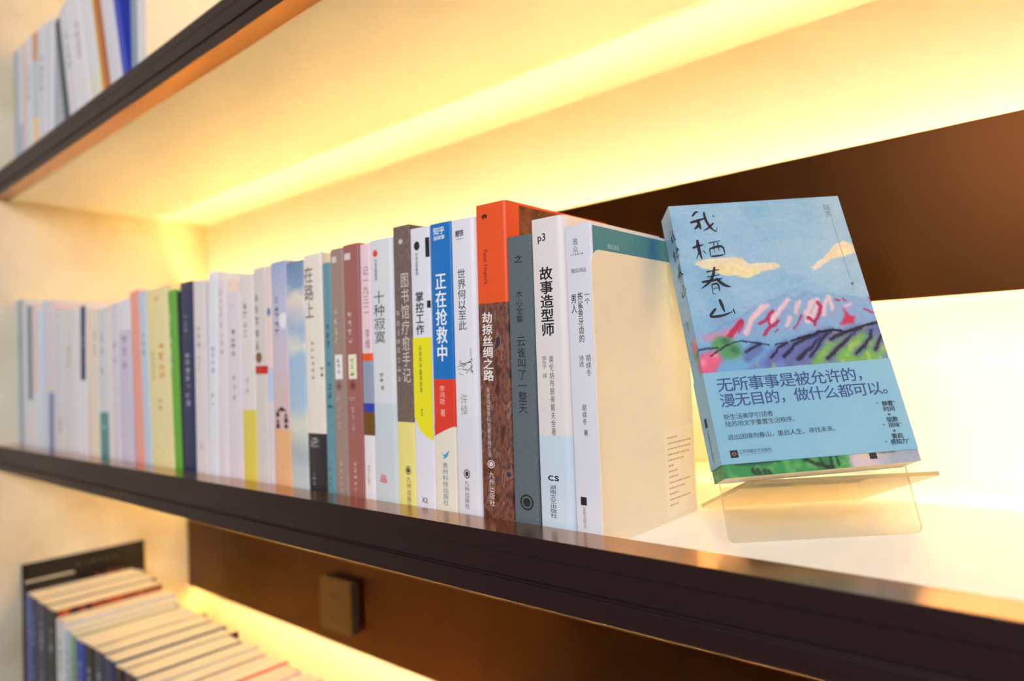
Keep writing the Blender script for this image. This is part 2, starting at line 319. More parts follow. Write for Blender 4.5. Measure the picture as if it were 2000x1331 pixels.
# book spines: key, bottom x, thickness, height, lean, colour blocks from the top, print
MID = [
    ('a', -1.5948, 0.035, 0.2896, 0, [(0.2896, (150, 160, 172))], [('~1', 0.2398, 0.1802, 0.3, 0.7, (90, 95, 105), '')], {'label': 'slim slate-grey book with dark top corner, against the plaster wall', 'cat': 'book'}),
    ('b1', -1.561, 0.0298, 0.286, 0, [(0.286, (205, 208, 214))], [], {'label': 'plain pale grey book, second from the plaster wall on the middle shelf'}),
    ('slate', -1.5301, 0.0313, 0.2763, 0, [(0.2763, (210, 212, 216))], [('■', 0.2734, 0.0956, 0.05, 0.9, (104, 126, 142), 'p')], {'label': 'white book with a tall slate-blue block over most of its spine'}),
    ('pink', -1.5036, 0.0209, 0.2736, 0, [(0.2736, (222, 190, 188)), (0.1098, (214, 214, 220))], [], {'label': 'thin pale pink book right of the slate-blue block spine'}),
    ('pb', -1.4761, 0.0333, 0.2667, 0, [(0.2667, (205, 214, 228))], [], {'label': 'very pale blue book right of the thin pink one near the plaster wall'}),
    ('bw', -1.4442, 0.0298, 0.2749, 0.6, [(0.2749, (196, 206, 220))], [], {'label': 'bluish white book left of the one with a purple-blue foot block'}),
    ('lil', -1.4158, 0.0263, 0.2698, 1.3, [(0.2698, (216, 202, 208)), (0.1092, (120, 128, 172))], [], {'label': 'pinkish book with a purple-blue block on its lower spine'}),
    ('w1', -1.375, 0.0545, 0.2494, 2, [(0.2494, (208, 208, 214))], [('口\n口', 0.0671, 0.0388, 0.45, 0.7, (176, 120, 80), 'b')], {'label': 'wide white book with a small orange-brown mark near its foot'}),
    ('gold', -1.322, 0.0501, 0.2496, 2, [(0.2496, (212, 210, 212))], [('~3', 0.1886, 0.1508, 0.3, 0.66, (200, 160, 60), 'b')], {'label': 'white book with gold characters at mid height'}),
    ('w2', -1.2831, 0.027, 0.2481, 2, [(0.2481, (218, 218, 222))], [], {'label': 'narrow white book just left of the one with a navy top block'}),
    ('navyb', -1.2546, 0.0266, 0.251, 2, [(0.251, (220, 220, 226))], [('■', 0.2485, 0.1283, 0.02, 0.86, (28, 36, 84), 'p'), ('~2', 0.2082, 0.1752, 0.3, 0.7, (150, 170, 210), '')], {'label': 'white book with a navy block on the upper half of its spine'}),
    ('cr1', -1.2209, 0.0186, 0.2445, -0.5, [(0.2445, (226, 206, 190))], [], {'label': 'narrow cream-pink book right of the navy block spine'}),
    ('cr2', -1.1961, 0.026, 0.241, -0.5, [(0.241, (226, 216, 198))], [('~2', 0.2131, 0.1652, 0.3, 0.7, (150, 150, 150), '')], {'label': 'narrow cream book left of the one with a teal foot block'}),
    ('teal', -1.1653, 0.0348, 0.2389, -0.5, [(0.2389, (208, 210, 212)), (0.078, (74, 140, 142))], [('~3', 0.2114, 0.133, 0.3, 0.6, (150, 155, 160), ''), ('~1', 0.0608, 0.0521, 0.3, 0.8, (225, 220, 190), 'b')], {'label': 'pale grey book with a teal block at the foot of its spine'}),
    ('cr3', -1.1392, 0.0159, 0.2401, -0.5, [(0.2401, (226, 208, 196)), (0.2262, (222, 214, 210))], [], {'label': 'very thin cream book right of the teal foot block spine'}),
    ('w3', -1.1168, 0.028, 0.2432, 0, [(0.2432, (212, 206, 216))], [('~2', 0.1929, 0.1473, 0.3, 0.6, (150, 140, 170), '')], {'label': 'plain pale lilac-white book between the teal-foot book and the purple-lettered one'}),
    ('lil2', -1.0786, 0.043, 0.2436, -0.5, [(0.2436, (224, 222, 228)), (0.1989, (202, 196, 214))], [('~3', 0.1952, 0.1431, 0.3, 0.7, (120, 90, 160), '')], {'label': 'white-topped lilac book with purple characters left of the salmon one'}),
    ('salmon', -1.0315, 0.0317, 0.2525, -2.7, [(0.2525, (232, 160, 146))], [], {'label': 'salmon-pink book leaning left on the middle shelf'}),
    ('lblue', -1.004, 0.0224, 0.2493, -2.7, [(0.2493, (186, 206, 226))], [('~3', 0.1947, 0.1592, 0.3, 0.6, (60, 80, 110), '')], {'label': 'light blue book between the salmon and the pale yellow ones'}),
    ('cream', -0.9582, 0.0684, 0.2477, -2.7, [(0.2477, (232, 218, 160))], [('口', 0.2366, 0.231, 0.4, 0.6, (225, 70, 50), 'b'), ('~4', 0.1755, 0.1228, 0.5, 0.8, (236, 130, 60), 'b'), ('~5', 0.1658, 0.1242, 0.18, 0.3, (110, 100, 80), 'v'), ('~2', 0.0999, 0.0825, 0.4, 0.6, (110, 100, 80), '')], {'label': 'thick pale yellow book with orange characters and a red dot'}),
    ('green', -0.9112, 0.0217, 0.241, -2.7, [(0.241, (96, 172, 48))], [('~5', 0.2157, 0.136, 0.05, 0.4, (210, 225, 200), '')], {'label': 'bright green book on the middle shelf'}),
    ('blk', -0.8978, 0.0043, 0.2377, -1.5, [(0.2377, (34, 34, 40))], [], {'label': 'very thin black book squeezed between the green and the navy ones'}),
    ('navy', -0.8786, 0.0334, 0.2485, 0, [(0.2485, (22, 44, 84))], [('~3', 0.2096, 0.1837, 0.25, 0.55, (170, 180, 200), ''), ('~7', 0.1623, 0.0897, 0.3, 0.65, (225, 228, 235), 'b')], {'label': 'navy blue hardback with white characters down its spine', 'hard': 1}),
    ('A', -0.8466, 0.0299, 0.2459, 0.5, [(0.2459, (222, 212, 212))], [('~3', 0.191, 0.1626, 0.3, 0.55, (90, 85, 90), ''), ('~3', 0.1531, 0.1342, 0.3, 0.5, (150, 140, 145), ''), ('口', 0.0446, 0.0382, 0.4, 0.6, (150, 60, 60), 'b')], {'label': 'pinkish white book directly right of the navy hardback'}),
    ('B', -0.8175, 0.0222, 0.2529, 2, [(0.2529, (222, 226, 234))], [('~4', 0.1638, 0.13, 0.35, 0.7, (70, 120, 190), 'b'), ('~2', 0.1085, 0.0901, 0.3, 0.6, (130, 130, 140), '')], {'label': 'tall white book with blue characters, right of the navy hardback'}),
    ('C', -0.7913, 0.021, 0.2398, 1, [(0.2398, (226, 216, 220))], [('~5', 0.2314, 0.1838, 0.3, 0.55, (200, 70, 80), ''), ('~3', 0.1808, 0.1507, 0.35, 0.6, (70, 130, 100), '')], {'label': 'white book with thin red and green characters'}),
    ('D', -0.762, 0.0313, 0.2231, 0.3, [(0.2231, (222, 212, 220))], [('口', 0.2102, 0.2054, 0.3, 0.6, (150, 160, 180), ''), ('~4', 0.1824, 0.1488, 0.3, 0.65, (50, 48, 52), 'b'), ('~3', 0.1293, 0.0969, 0.35, 0.6, (150, 140, 150), '')], {'label': 'shorter white book with small bold black characters'}),
    ('E', -0.7311, 0.0293, 0.2384, 0.3, [(0.2384, (226, 216, 212)), (0.0875, (222, 204, 84))], [('~4', 0.2124, 0.1692, 0.25, 0.55, (130, 120, 120), ''), ('~2', 0.126, 0.1059, 0.3, 0.55, (170, 160, 160), '')], {'label': 'white book with a mustard yellow band around its foot'}),
    ('F', -0.7034, 0.0252, 0.2453, 0.5, [(0.2453, (214, 204, 198)), (0.1362, (196, 32, 28)), (0.1272, (214, 206, 200))], [('~5', 0.2211, 0.1536, 0.1, 0.4, (90, 82, 60), ''), ('●', 0.1514, 0.1395, 0.1, 0.6, (130, 90, 60), 'b')], {'label': 'greyish white book with a red rectangle across its spine'}),
    ('G', -0.6859, 0.0089, 0.242, 0.8, [(0.242, (232, 206, 198)), (0.1346, (190, 200, 224)), (0.0972, (218, 206, 210))], [('●', 0.1991, 0.1897, 0.1, 0.9, (110, 130, 180), '')], {'label': 'thin pink and pale blue book right of the red rectangle spine'}),
    ('H', -0.6624, 0.0306, 0.2471, 0, [(0.2471, 'dusk'), (0.0676, (232, 178, 126))], [('~5', 0.2107, 0.1688, 0.22, 0.5, (35, 35, 50), 'b'), ('●', 0.1917, 0.1742, 0.5, 1.0, (232, 232, 236), ''), ('▲\n■ ▲\n▲ ■\n■ ●', 0.0926, 0.0682, 0.1, 0.9, (50, 40, 50), 'b')], {'label': 'lilac book with a white moon and rooftops above a peach foot'}),
    ('I', -0.6312, 0.0311, 0.2428, 0, [(0.2428, 'clouds')], [], {'label': 'blue book with pale painted clouds and sea over its whole spine'}),
    ('J', -0.5992, 0.0311, 0.2466, 0, [(0.2466, (232, 222, 208)), (0.0657, (46, 42, 46))], [('在\n路\n上', 0.2353, 0.1809, 0.05, 0.55, (60, 58, 58), ''), ('~6', 0.1603, 0.1192, 0.3, 0.5, (120, 110, 105), ''), ('~1', 0.1346, 0.1218, 0.8, 1.0, (40, 38, 40), ''), ('~5', 0.0616, 0.0514, 0.1, 0.7, (225, 220, 215), 'b'), ('~3', 0.0293, 0.0138, 0.2, 0.4, (180, 175, 170), '')], {'label': 'cream book with three large thin characters and a black foot band'}),
    ('K', -0.5767, 0.0131, 0.234, 0.5, [(0.234, (98, 146, 158))], [('~3', 0.1756, 0.1506, 0.3, 0.7, (24, 40, 50), 'b'), ('~1', 0.1372, 0.1322, 0.2, 0.8, (24, 40, 50), ''), ('~3', 0.1172, 0.0902, 0.3, 0.95, (24, 40, 50), 'b'), ('~3', 0.0358, 0.0133, 0.3, 0.5, (50, 90, 110), '')], {'label': 'slim shorter teal-blue book with black characters'}),
    ('L', -0.5588, 0.0202, 0.246, 0.3, [(0.246, (158, 132, 120))], [('■', 0.2386, 0.2327, 0.15, 0.5, (220, 205, 200), ''), ('~4', 0.1908, 0.1529, 0.2, 0.5, (225, 215, 210), 'b'), ('□', 0.143, 0.1194, 0.18, 0.78, (235, 232, 228), 'p'), ('~3', 0.1401, 0.1253, 0.3, 0.6, (30, 40, 50), 'b'), ('◎', 0.1174, 0.1085, 0.25, 0.65, (120, 85, 75), ''), ('~4', 0.1026, 0.0977, 0.15, 0.7, (225, 215, 210), 'h'), ('~3', 0.0947, 0.0716, 0.3, 0.55, (205, 190, 180), ''), ('~5', 0.042, 0.01, 0.35, 0.55, (215, 200, 190), '')], {'label': 'taupe book with a small white picture label on its spine'}),
    ('M', -0.5363, 0.0238, 0.2472, 0.3, [(0.2472, (160, 98, 92))], [('■', 0.239, 0.2327, 0.1, 0.5, (225, 205, 200), ''), ('~4', 0.1844, 0.1521, 0.2, 0.5, (228, 212, 208), 'b'), ('□', 0.1424, 0.1193, 0.18, 0.72, (236, 232, 200), 'p'), ('~3', 0.1395, 0.1221, 0.25, 0.6, (90, 120, 40), 'b'), ('◎', 0.1173, 0.1086, 0.25, 0.6, (110, 55, 50), ''), ('~4', 0.1028, 0.098, 0.15, 0.6, (228, 212, 208), 'h'), ('~3', 0.0951, 0.07, 0.3, 0.5, (210, 180, 175), ''), ('~5', 0.0435, 0.0121, 0.35, 0.55, (225, 200, 190), '')], {'label': 'rose-brown book with a small yellow-green picture label on its spine'}),
    ('N', -0.5167, 0.0146, 0.2443, 0.8, [(0.2443, (232, 204, 208)), (0.1426, (232, 88, 40)), (0.1355, (146, 156, 178)), (0.0964, (46, 60, 168)), (0.0884, (110, 76, 24)), (0.0668, (228, 222, 224))], [('记\n一\n九\n三\n二', 0.2236, 0.1789, 0.25, 0.85, (160, 110, 125), ''), ('李\n辉', 0.1657, 0.1459, 0.4, 0.85, (150, 110, 120), ''), ('文\n汇\n社', 0.0399, 0.0211, 0.3, 0.6, (150, 140, 145), '')], {'label': 'thin pink book with orange, grey, blue and brown blocks on its lower spine'}),
    ('O', -0.4921, 0.0312, 0.2456, 0.5, [(0.2456, (216, 217, 221)), (0.0963, (198, 208, 213))], [('●', 0.2363, 0.2299, 0.14, 0.36, (222, 72, 56), 'b'), ('中信出版集团', 0.228, 0.2082, 0.2, 0.32, (110, 60, 60), 'v'), ('十\n种\n寂\n寞', 0.1989, 0.1504, 0.12, 0.62, (62, 60, 64), ''), ('~2', 0.125, 0.1153, 0.3, 0.5, (80, 78, 82), ''), ('著', 0.1125, 0.1083, 0.35, 0.5, (80, 78, 82), ''), ('品', 0.0325, 0.0247, 0.2, 0.52, (222, 40, 48), 'b')], {'label': 'wide pale grey book with large thin characters and a red dot at the top'}),
    ('P', -0.4649, 0.0224, 0.2527, 0.8, [(0.2527, 'taupecloth'), (0.0803, (232, 220, 132))], [('●', 0.2411, 0.2366, 0.35, 0.6, (200, 190, 180), ''), ('图\n书\n馆\n疗\n愈\n手\n记', 0.2115, 0.1143, 0.42, 0.9, (214, 204, 196), ''), ('~8', 0.1801, 0.1152, 0.1, 0.34, (200, 190, 180), 'v'), ('◎', 0.0422, 0.0346, 0.45, 0.75, (50, 50, 50), 'b'), ('九\n州\n出\n版\n社', 0.0332, 0.0055, 0.5, 0.75, (80, 76, 50), '')], {'label': 'brown cloth-look book with pale handwritten characters and a yellow foot band'}),
    ('Q', -0.4412, 0.0242, 0.2473, 0.9, [(0.2473, (222, 222, 230))], [('●', 0.2359, 0.2281, 0.2, 0.5, (30, 30, 36), 'b'), ('中信出版集团', 0.2263, 0.2067, 0.25, 0.4, (90, 90, 96), 'v'), ('掌\n控\n工\n作', 0.1927, 0.1552, 0.22, 0.64, (28, 28, 32), 'b'), ('■', 0.2377, 0.2211, 0.8, 1.0, (26, 24, 30), 'p'), ('■', 0.184, 0.1779, 0.82, 1.0, (26, 24, 30), 'p'), ('/yellow', 0.153, 0.0657, 0, 1, (236, 226, 30), 'poly'), ('从有序中赢得效率', 0.1469, 0.1054, 0.33, 0.48, (70, 76, 30), 'v'), ('~2', 0.0941, 0.0858, 0.32, 0.5, (60, 66, 30), ''), ('X2', 0.0168, 0.0124, 0.3, 0.6, (40, 40, 44), 'hb')], {'label': 'white book with four bold black characters above a slanting yellow patch'}),
    ('R', -0.4161, 0.0253, 0.2472, 1, [(0.2472, (22, 112, 186)), (0.1169, (222, 60, 40)), (0.0779, (228, 220, 202))], [('知乎', 0.2442, 0.2374, 0.18, 0.72, (226, 234, 242), 'hb'), ('盐故事', 0.237, 0.2332, 0.18, 0.72, (226, 234, 242), 'hb'), ('正\n在\n抢\n救\n中', 0.206, 0.1313, 0.22, 0.74, (240, 244, 248), 'b'), ('李\n鸿\n政', 0.1118, 0.0957, 0.3, 0.56, (240, 190, 175), ''), ('著', 0.0923, 0.0859, 0.32, 0.56, (240, 190, 175), ''), ('/red', 0.0787, 0.0694, 0, 1, (222, 60, 40), 'poly'), ('✔', 0.0583, 0.0507, 0.3, 0.7, (60, 160, 210), 'b'), ('贵\n州\n科\n技\n出\n版\n社', 0.0482, 0.0125, 0.36, 0.62, (90, 130, 160), '')], {'label': 'blue book with five bold white characters and a red block below the blue'}),
    ('S', -0.3892, 0.026, 0.2465, 0.8, [(0.2465, (224, 222, 228)), (0.0871, (218, 217, 224))], [('磨铁', 0.2379, 0.2321, 0.18, 0.55, (30, 30, 34), 'hb'), ('~h4', 0.2313, 0.2297, 0.2, 0.55, (60, 60, 64), 'h'), ('世\n界\n何\n以\n至\n此', 0.2062, 0.1559, 0.22, 0.58, (30, 30, 34), ''), ('/sketch', 0.1415, 0.1201, 0.1, 0.8, (70, 68, 74), 'sk'), ('许\n倬', 0.1052, 0.0871, 0.22, 0.52, (150, 148, 152), ''), ('◎', 0.0442, 0.0368, 0.28, 0.55, (50, 50, 54), 'b'), ('九\n州\n出\n版\n社', 0.0352, 0.0125, 0.3, 0.5, (90, 90, 94), '')], {'label': 'white book with six slender black characters above a small grey sketch'}),
    ('T', -0.3593, 0.0317, 0.2535, 1, [(0.2535, (232, 84, 36)), (0.1754, 'marble')], [('◗', 0.2459, 0.2411, 0.2, 0.4, (70, 24, 20), 'b'), ('Peter Hopkirk', 0.2172, 0.1901, 0.2, 0.36, (130, 34, 20), 'r'), ('劫\n掠\n丝\n绸\n之\n路', 0.1686, 0.1144, 0.14, 0.48, (238, 232, 226), 'b'), ('英彼得霍普科克著张湘忆译', 0.1096, 0.055, 0.22, 0.34, (205, 190, 180), 'v'), ('◉', 0.053, 0.0466, 0.2, 0.44, (225, 210, 200), 'b'), ('九\n州\n出\n版\n社', 0.0442, 0.0171, 0.24, 0.42, (225, 210, 200), '')], {'label': 'thick tall book with an orange top and marbled brown lower spine'}),
    ('U', -0.3304, 0.0237, 0.2237, 0.8, [(0.2237, 'greycloth')], [('之', 0.2092, 0.203, 0.3, 0.62, (36, 42, 46), 'b'), ('木\n心\n全\n集', 0.1828, 0.1579, 0.32, 0.58, (36, 42, 46), ''), ('云\n雀\n叫\n了\n一\n整\n天', 0.1484, 0.0899, 0.3, 0.66, (36, 42, 46), ''), ('◎', 0.0298, 0.018, 0.25, 0.8, (36, 42, 46), 'b')], {'label': 'dark grey-green cloth book with a round seal, shorter than its neighbours'}),
    ('V', -0.3019, 0.0294, 0.2331, 0.4, [(0.2331, (222, 214, 210)), (0.0746, (196, 212, 224))], [('p3', 0.222, 0.2146, 0.2, 0.44, (36, 34, 36), 'hb'), ('故\n事\n造\n型\n师', 0.1975, 0.1464, 0.22, 0.62, (26, 24, 28), 'b'), ('美伦纳布朗美戴夫金著', 0.1327, 0.0746, 0.42, 0.56, (110, 106, 108), 'v'), ('邹\n在\n宁', 0.1324, 0.1227, 0.2, 0.34, (120, 116, 118), ''), ('译', 0.1198, 0.1161, 0.2, 0.34, (120, 116, 118), ''), ('cs', 0.0457, 0.042, 0.26, 0.6, (30, 30, 34), 'hb'), ('湖\n南\n文\n艺\n出\n版\n社', 0.039, 0.0153, 0.3, 0.5, (50, 50, 54), '')], {'label': 'white book with five big black characters and a pale blue foot band'}),
    ('W', -0.2737, 0.023, 0.2238, 0, [(0.2238, (214, 214, 222))], [('雅\n众', 0.2145, 0.2039, 0.3, 0.5, (130, 130, 136), ''), ('~h6', 0.2035, 0.2021, 0.2, 0.7, (90, 90, 96), 'h'), ('雅众诗丛', 0.1932, 0.1896, 0.2, 0.78, (100, 100, 106), 'h'), ('一\n个', 0.1761, 0.1668, 0.66, 0.86, (30, 30, 34), ''), ('拣\n鲨\n鱼\n牙\n齿\n的', 0.1761, 0.1405, 0.4, 0.6, (30, 30, 34), ''), ('男\n人', 0.1754, 0.1611, 0.16, 0.36, (30, 30, 34), ''), ('胡\n续\n冬', 0.1323, 0.1169, 0.62, 0.8, (90, 90, 96), ''), ('诗\n选', 0.1319, 0.1234, 0.36, 0.54, (90, 90, 96), ''), ('胡\n续\n冬', 0.0977, 0.0828, 0.4, 0.56, (60, 60, 66), ''), ('著', 0.0799, 0.0756, 0.42, 0.58, (40, 40, 44), ''), ('■', 0.0329, 0.0272, 0.2, 0.42, (36, 36, 40), 'p'), ('北京联合出版公司', 0.0265, 0.0112, 0.26, 0.38, (130, 130, 136), 'v')], {'label': 'greyish white book with a teal front cover, last before the bookend'}),
]
ART = {
    'cloud_a': [(10.8, 161.6), (14.3, 164.6), (21.7, 165.4), (28.9, 165.3), (41.1, 165.9), (49.1, 164.1), (51.9, 159.4), (61.1, 159.1), (73.1, 159.0), (76.0, 156.3), (72.1, 152.6), (61.9, 152.2), (54.6, 148.8), (49.0, 147.7), (42.3, 149.6), (32.0, 151.5), (24.6, 155.8), (16.8, 158.5)],
    'cloud_b': [(100.0, 152.5), (107.2, 157.0), (117.5, 163.9), (122.8, 170.0), (129.8, 173.3), (136.4, 171.1), (138.5, 167.8), (137.9, 161.9), (127.2, 160.3), (118.4, 158.5), (107.3, 153.1), (101.8, 150.4)],
    'range': [(7.0, 102.1), (21.2, 110.2), (34.8, 115.0), (53.0, 124.2), (65.7, 128.6), (75.8, 132.0), (80.4, 127.2), (91.0, 131.8), (100.5, 128.2), (106.9, 130.3), (117.5, 126.6), (138.2, 122.5), (139.0, 103.1), (103.8, 99.2), (68.6, 94.2), (23.6, 94.8)],
    'pink': [([(37.8, 102.8), (44.9, 114.1), (55.3, 124.0)], 4.5), ([(44.9, 114.1), (51.9, 119.4), (58.7, 123.7)], 3.5), ([(57.8, 110.5), (66.9, 119.3), (75.8, 127.0)], 4.5), ([(79.0, 117.0), (83.9, 125.0)], 3.5), ([(69.6, 107.0), (73.3, 112.7)], 3.5), ([(86.1, 109.1), (87.4, 116.2), (93.6, 124.1), (97.4, 125.6)], 5), ([(90.4, 112.3), (96.5, 120.2)], 4), ([(99.6, 112.7), (101.9, 120.9), (106.2, 127.9)], 3.5), ([(107.1, 116.8), (107.0, 126.6)], 3.2), ([(117.3, 118.3), (122.4, 119.6)], 2)],
    'crimson': [([(51.0, 101.0), (56.3, 106.5), (60.6, 107.8), (64.3, 111.1)], 2.6), ([(49.7, 110.0), (55.5, 112.5), (60.9, 118.6)], 2.6), ([(56.2, 113.0), (56.3, 106.5)], 2), ([(74.6, 103.6), (78.2, 107.4), (82.3, 114.2)], 1.2), ([(86.7, 111.4), (91.3, 107.4), (96.6, 114.1), (99.1, 120.0), (97.0, 123.8)], 2.4), ([(90.9, 105.7), (92.9, 109.7)], 2), ([(25.1, 101.6), (30.8, 107.0), (36.0, 112.5)], 4), ([(32.2, 103.3), (37.1, 110.0)], 1.2), ([(137.5, 123.8), (138.6, 120.0)], 1.6), ([(131.4, 115.2), (136.8, 112.3)], 1.4), ([(111.7, 124.9), (114.3, 123.7)], 1.6), ([(117.6, 125.0), (119.3, 123.0)], 1.4), ([(59.9, 102.6), (62.0, 104.2)], 1)],
    'crimson_poly': [(109.5, 103.8), (114.0, 110.1), (116.1, 117.2), (118.6, 110.9), (122.3, 110.0), (120.1, 104.2)],
    'magenta': [([(10.3, 101.8), (17.3, 102.3), (25.5, 103.9)], 7), ([(22.8, 101.8), (29.1, 104.8), (34.6, 111.4)], 6)],
    'ridge': [([(-5.1, 89.3), (-0.4, 92.9), (5.4, 93.8), (14.2, 92.7)], 0.9), ([(7.5, 87.6), (14.9, 91.0), (21.3, 94.8), (28.5, 96.7), (35.4, 97.2), (43.8, 94.4), (52.5, 92.8)], 0.9), ([(57.0, 92.7), (66.2, 93.6)], 0.8), ([(70.4, 94.6), (80.4, 96.3), (90.3, 99.3), (100.8, 100.7), (112.7, 98.6), (125.1, 102.0), (138.7, 103.9)], 1.8)],
    'hill': [(87.6, 97.8), (100.7, 100.1), (112.6, 98.2), (124.9, 101.4), (139.2, 103.7), (138.8, 74.3), (73.5, 70.0), (30.2, 73.8), (59.2, 92.8)],
    'hillgreen': [([(82.6, 79.3), (90.9, 85.3), (101.2, 90.1), (110.2, 94.0)], 9), ([(104.8, 82.9), (115.5, 88.9), (127.4, 94.7)], 14), ([(108.6, 76.9), (121.7, 83.7), (127.8, 92.4)], 12), ([(123.3, 77.9), (131.5, 82.8)], 12), ([(86.9, 78.9), (99.0, 82.3)], 8)],
    'dark': [([(61.2, 82.8), (71.0, 90.5), (81.3, 95.4), (91.1, 98.0)], 3.4), ([(71.7, 80.2), (82.8, 88.3), (92.6, 95.5), (100.5, 99.5)], 3.8), ([(80.9, 81.1), (88.6, 89.0), (98.0, 98.6)], 2.4), ([(93.4, 78.3), (100.7, 84.4), (112.1, 92.6), (119.3, 97.8)], 3), ([(100.0, 93.7), (108.9, 97.0), (124.7, 100.8)], 3.6), ([(115.3, 80.9), (122.4, 85.9), (128.9, 92.3), (131.7, 97.9)], 3), ([(130.4, 82.9), (138.0, 92.6)], 3), ([(52.4, 83.1), (58.4, 89.4), (66.1, 93.3)], 2.6), ([(34.5, 88.1), (39.8, 91.6), (45.8, 93.4)], 2.6)],
    'hatchblue': [([(49.1, 78.8), (61.4, 88.0), (73.8, 92.6)], 6), ([(64.3, 77.5), (75.6, 86.7), (86.5, 93.8)], 7), ([(75.2, 76.5), (84.4, 85.9), (91.7, 92.1)], 5), ([(130.3, 96.8), (135.7, 99.8)], 8), ([(34.6, 83.5), (44.9, 89.4)], 5)],
    'tree': [((19.8, 92.8), 11), ((17.0, 95.4), 8), ((24.9, 90.1), 9), ((-6.8, 91.7), 6)],
    'flower': [((4.2, 82.1), 11), ((-0.9, 80.2), 8), ((9.6, 85.3), 8), ((-5.4, 96.8), 6)],
    'treedark': [((26.2, 91.1), 4), ((21.0, 98.5), 4)],
    'title': [([(17.1, 203.5), (19.8, 206.7), (21.2, 207.5), (22.8, 206.8)], 1.3), ([(14.3, 198.0), (20.6, 199.6), (28.2, 201.5)], 1.6), ([(20.7, 200.3), (21.2, 195.9), (21.6, 191.6)], 2.0), ([(20.8, 196.0), (19.1, 193.8), (16.6, 192.1)], 1.6), ([(27.1, 206.9), (26.8, 200.7), (28.6, 194.7), (30.8, 190.7), (33.3, 188.6)], 1.6), ([(33.3, 188.6), (34.5, 192.3)], 1.0), ([(32.8, 196.7), (28.7, 192.8), (23.4, 190.0)], 1.2), ([(33.7, 203.3), (34.3, 201.8)], 1.6), ([(11.9, 175.7), (16.3, 177.2), (21.1, 178.1)], 1.4), ([(17.0, 182.7), (16.5, 173.9), (17.5, 165.6)], 1.9), ([(17.5, 174.7), (13.5, 166.5)], 1.3), ([(19.7, 173.1), (21.3, 170.3)], 1.3), ([(25.1, 179.1), (34.6, 180.5)], 1.3), ([(24.9, 174.0), (24.9, 167.6)], 1.4), ([(24.9, 174.0), (31.1, 175.7), (36.1, 175.7), (35.9, 168.4)], 1.5), ([(24.9, 167.6), (30.3, 167.6), (35.5, 168.4)], 1.1), ([(29.3, 179.1), (28.1, 171.0)], 1.2), ([(32.3, 179.3), (32.0, 172.0)], 1.2), ([(18.6, 154.7), (28.8, 156.0)], 1.6), ([(18.2, 150.4), (28.3, 151.6)], 1.3), ([(13.3, 146.4), (22.5, 147.3), (29.6, 148.4)], 1.6), ([(25.6, 158.5), (22.6, 149.9), (18.4, 145.1), (12.3, 141.3)], 1.6), ([(24.8, 148.9), (28.0, 144.6), (30.8, 142.2), (34.6, 140.9)], 2.0), ([(20.7, 144.4), (20.0, 137.1)], 1.2), ([(20.6, 144.0), (25.7, 144.8), (25.5, 137.9)], 1.2), ([(21.1, 140.5), (24.9, 141.0)], 1.0), ([(19.6, 136.7), (21.8, 136.1)], 1.1), ([(23.8, 131.6), (24.7, 126.4), (25.6, 120.9)], 1.8), ([(19.5, 124.4), (14.4, 119.0), (14.2, 117.8)], 1.5), ([(14.2, 117.8), (18.5, 117.8), (23.8, 118.1), (31.5, 120.8)], 1.5), ([(32.3, 122.8), (33.1, 119.0)], 1.7)],
    'obi_top': [(0.3, 74.7), (138.2, 75.1)],
    'obi_bot': [(-1.3, 9.5), (139.1, 8.4)],
    'lower_green': [(-13.2, -4.2), (-1.2, 9.8), (83.1, 11.3), (89.1, 7.4), (89.8, -4.3)],
    'trees_low': [([(20.6, 4.6), (21.0, 1.9)], 3), ([(24.0, 4.0), (24.2, 2.0)], 3), ([(28.0, 3.0), (28.3, 1.3)], 2.5), ([(31.2, 2.8), (31.5, 1.1)], 2.5), ([(68.6, 8.1), (68.9, 4.0)], 1.2), ([(75.8, 8.5), (75.9, 1.1)], 2.0), ([(80.0, 8.2), (80.5, 2.4)], 1.6), ([(57.2, 8.4), (65.0, 4.3), (74.8, 1.2)], 2.5)],
    't_line1': ((7.7, 60.5), (119.2, 70.4)),
    't_line2': ((7.7, 49.4), (137.7, 57.4)),
    't_s1': ((7.6, 40.0), (43.0, 43.1)),
    't_s2': ((7.7, 35.4), (57.4, 37.2)),
    't_s3': ((7.4, 26.6), (84.6, 29.2)),
    't_pub': ((12.5, 15.1), (35.7, 17.3)),
    'logo': ((6.5, 13.9), (12.8, 18.2)),
    't_r1': [(126.4, 42.1), (127.2, 37.7), (126.6, 33.8), (126.6, 30.3), (126.3, 26.1), (126.1, 22.2), (126.3, 18.4), (126.1, 14.6)],
    'auth': [(125.6, 204.0), (126.8, 197.5)],
    'line': [(127.5, 194.1), (128.6, 140.4)],
    'seal': [(128.2, 136.5)],
    'logo2': [(102.7, 8.7), (108.2, 9.2)],
}

# ---------------------------------------------------------------- the setting: walls, floor
XL, XR = -1.605, 1.25          # plaster side wall, far end of the bookcase
PITCH = 0.5205
plaster = ramp_mat('plaster', [(.25, (216, 196, 160)), (.5, (236, 224, 196)), (.75, (244, 238, 218))], nscale=5.5, detail=8, rough=.9, bump=.5)
white = paint((248, 246, 240), .38, name='white_lacquer', noise=.01, nscale=8)
wallp = paint((244, 240, 228), .6, name='wall_paint', noise=.01, nscale=8)
struct(box('wall_left', XL-.12, XL, -.45, .80, -1.45, 1.45, plaster))
struct(box('wall_back', XL, XR+.02, .78, .86, -1.45, 1.45, wallp))
struct(box('wall_right', XR, XR+.02, .36, .78, -1.45, 1.45, wallp))
struct(box('floor', XL-.12, 3.0, -7, .86, -1.49, -1.45, paint((64, 52, 46), .5, name='dark_floor', noise=.05, nscale=3)))

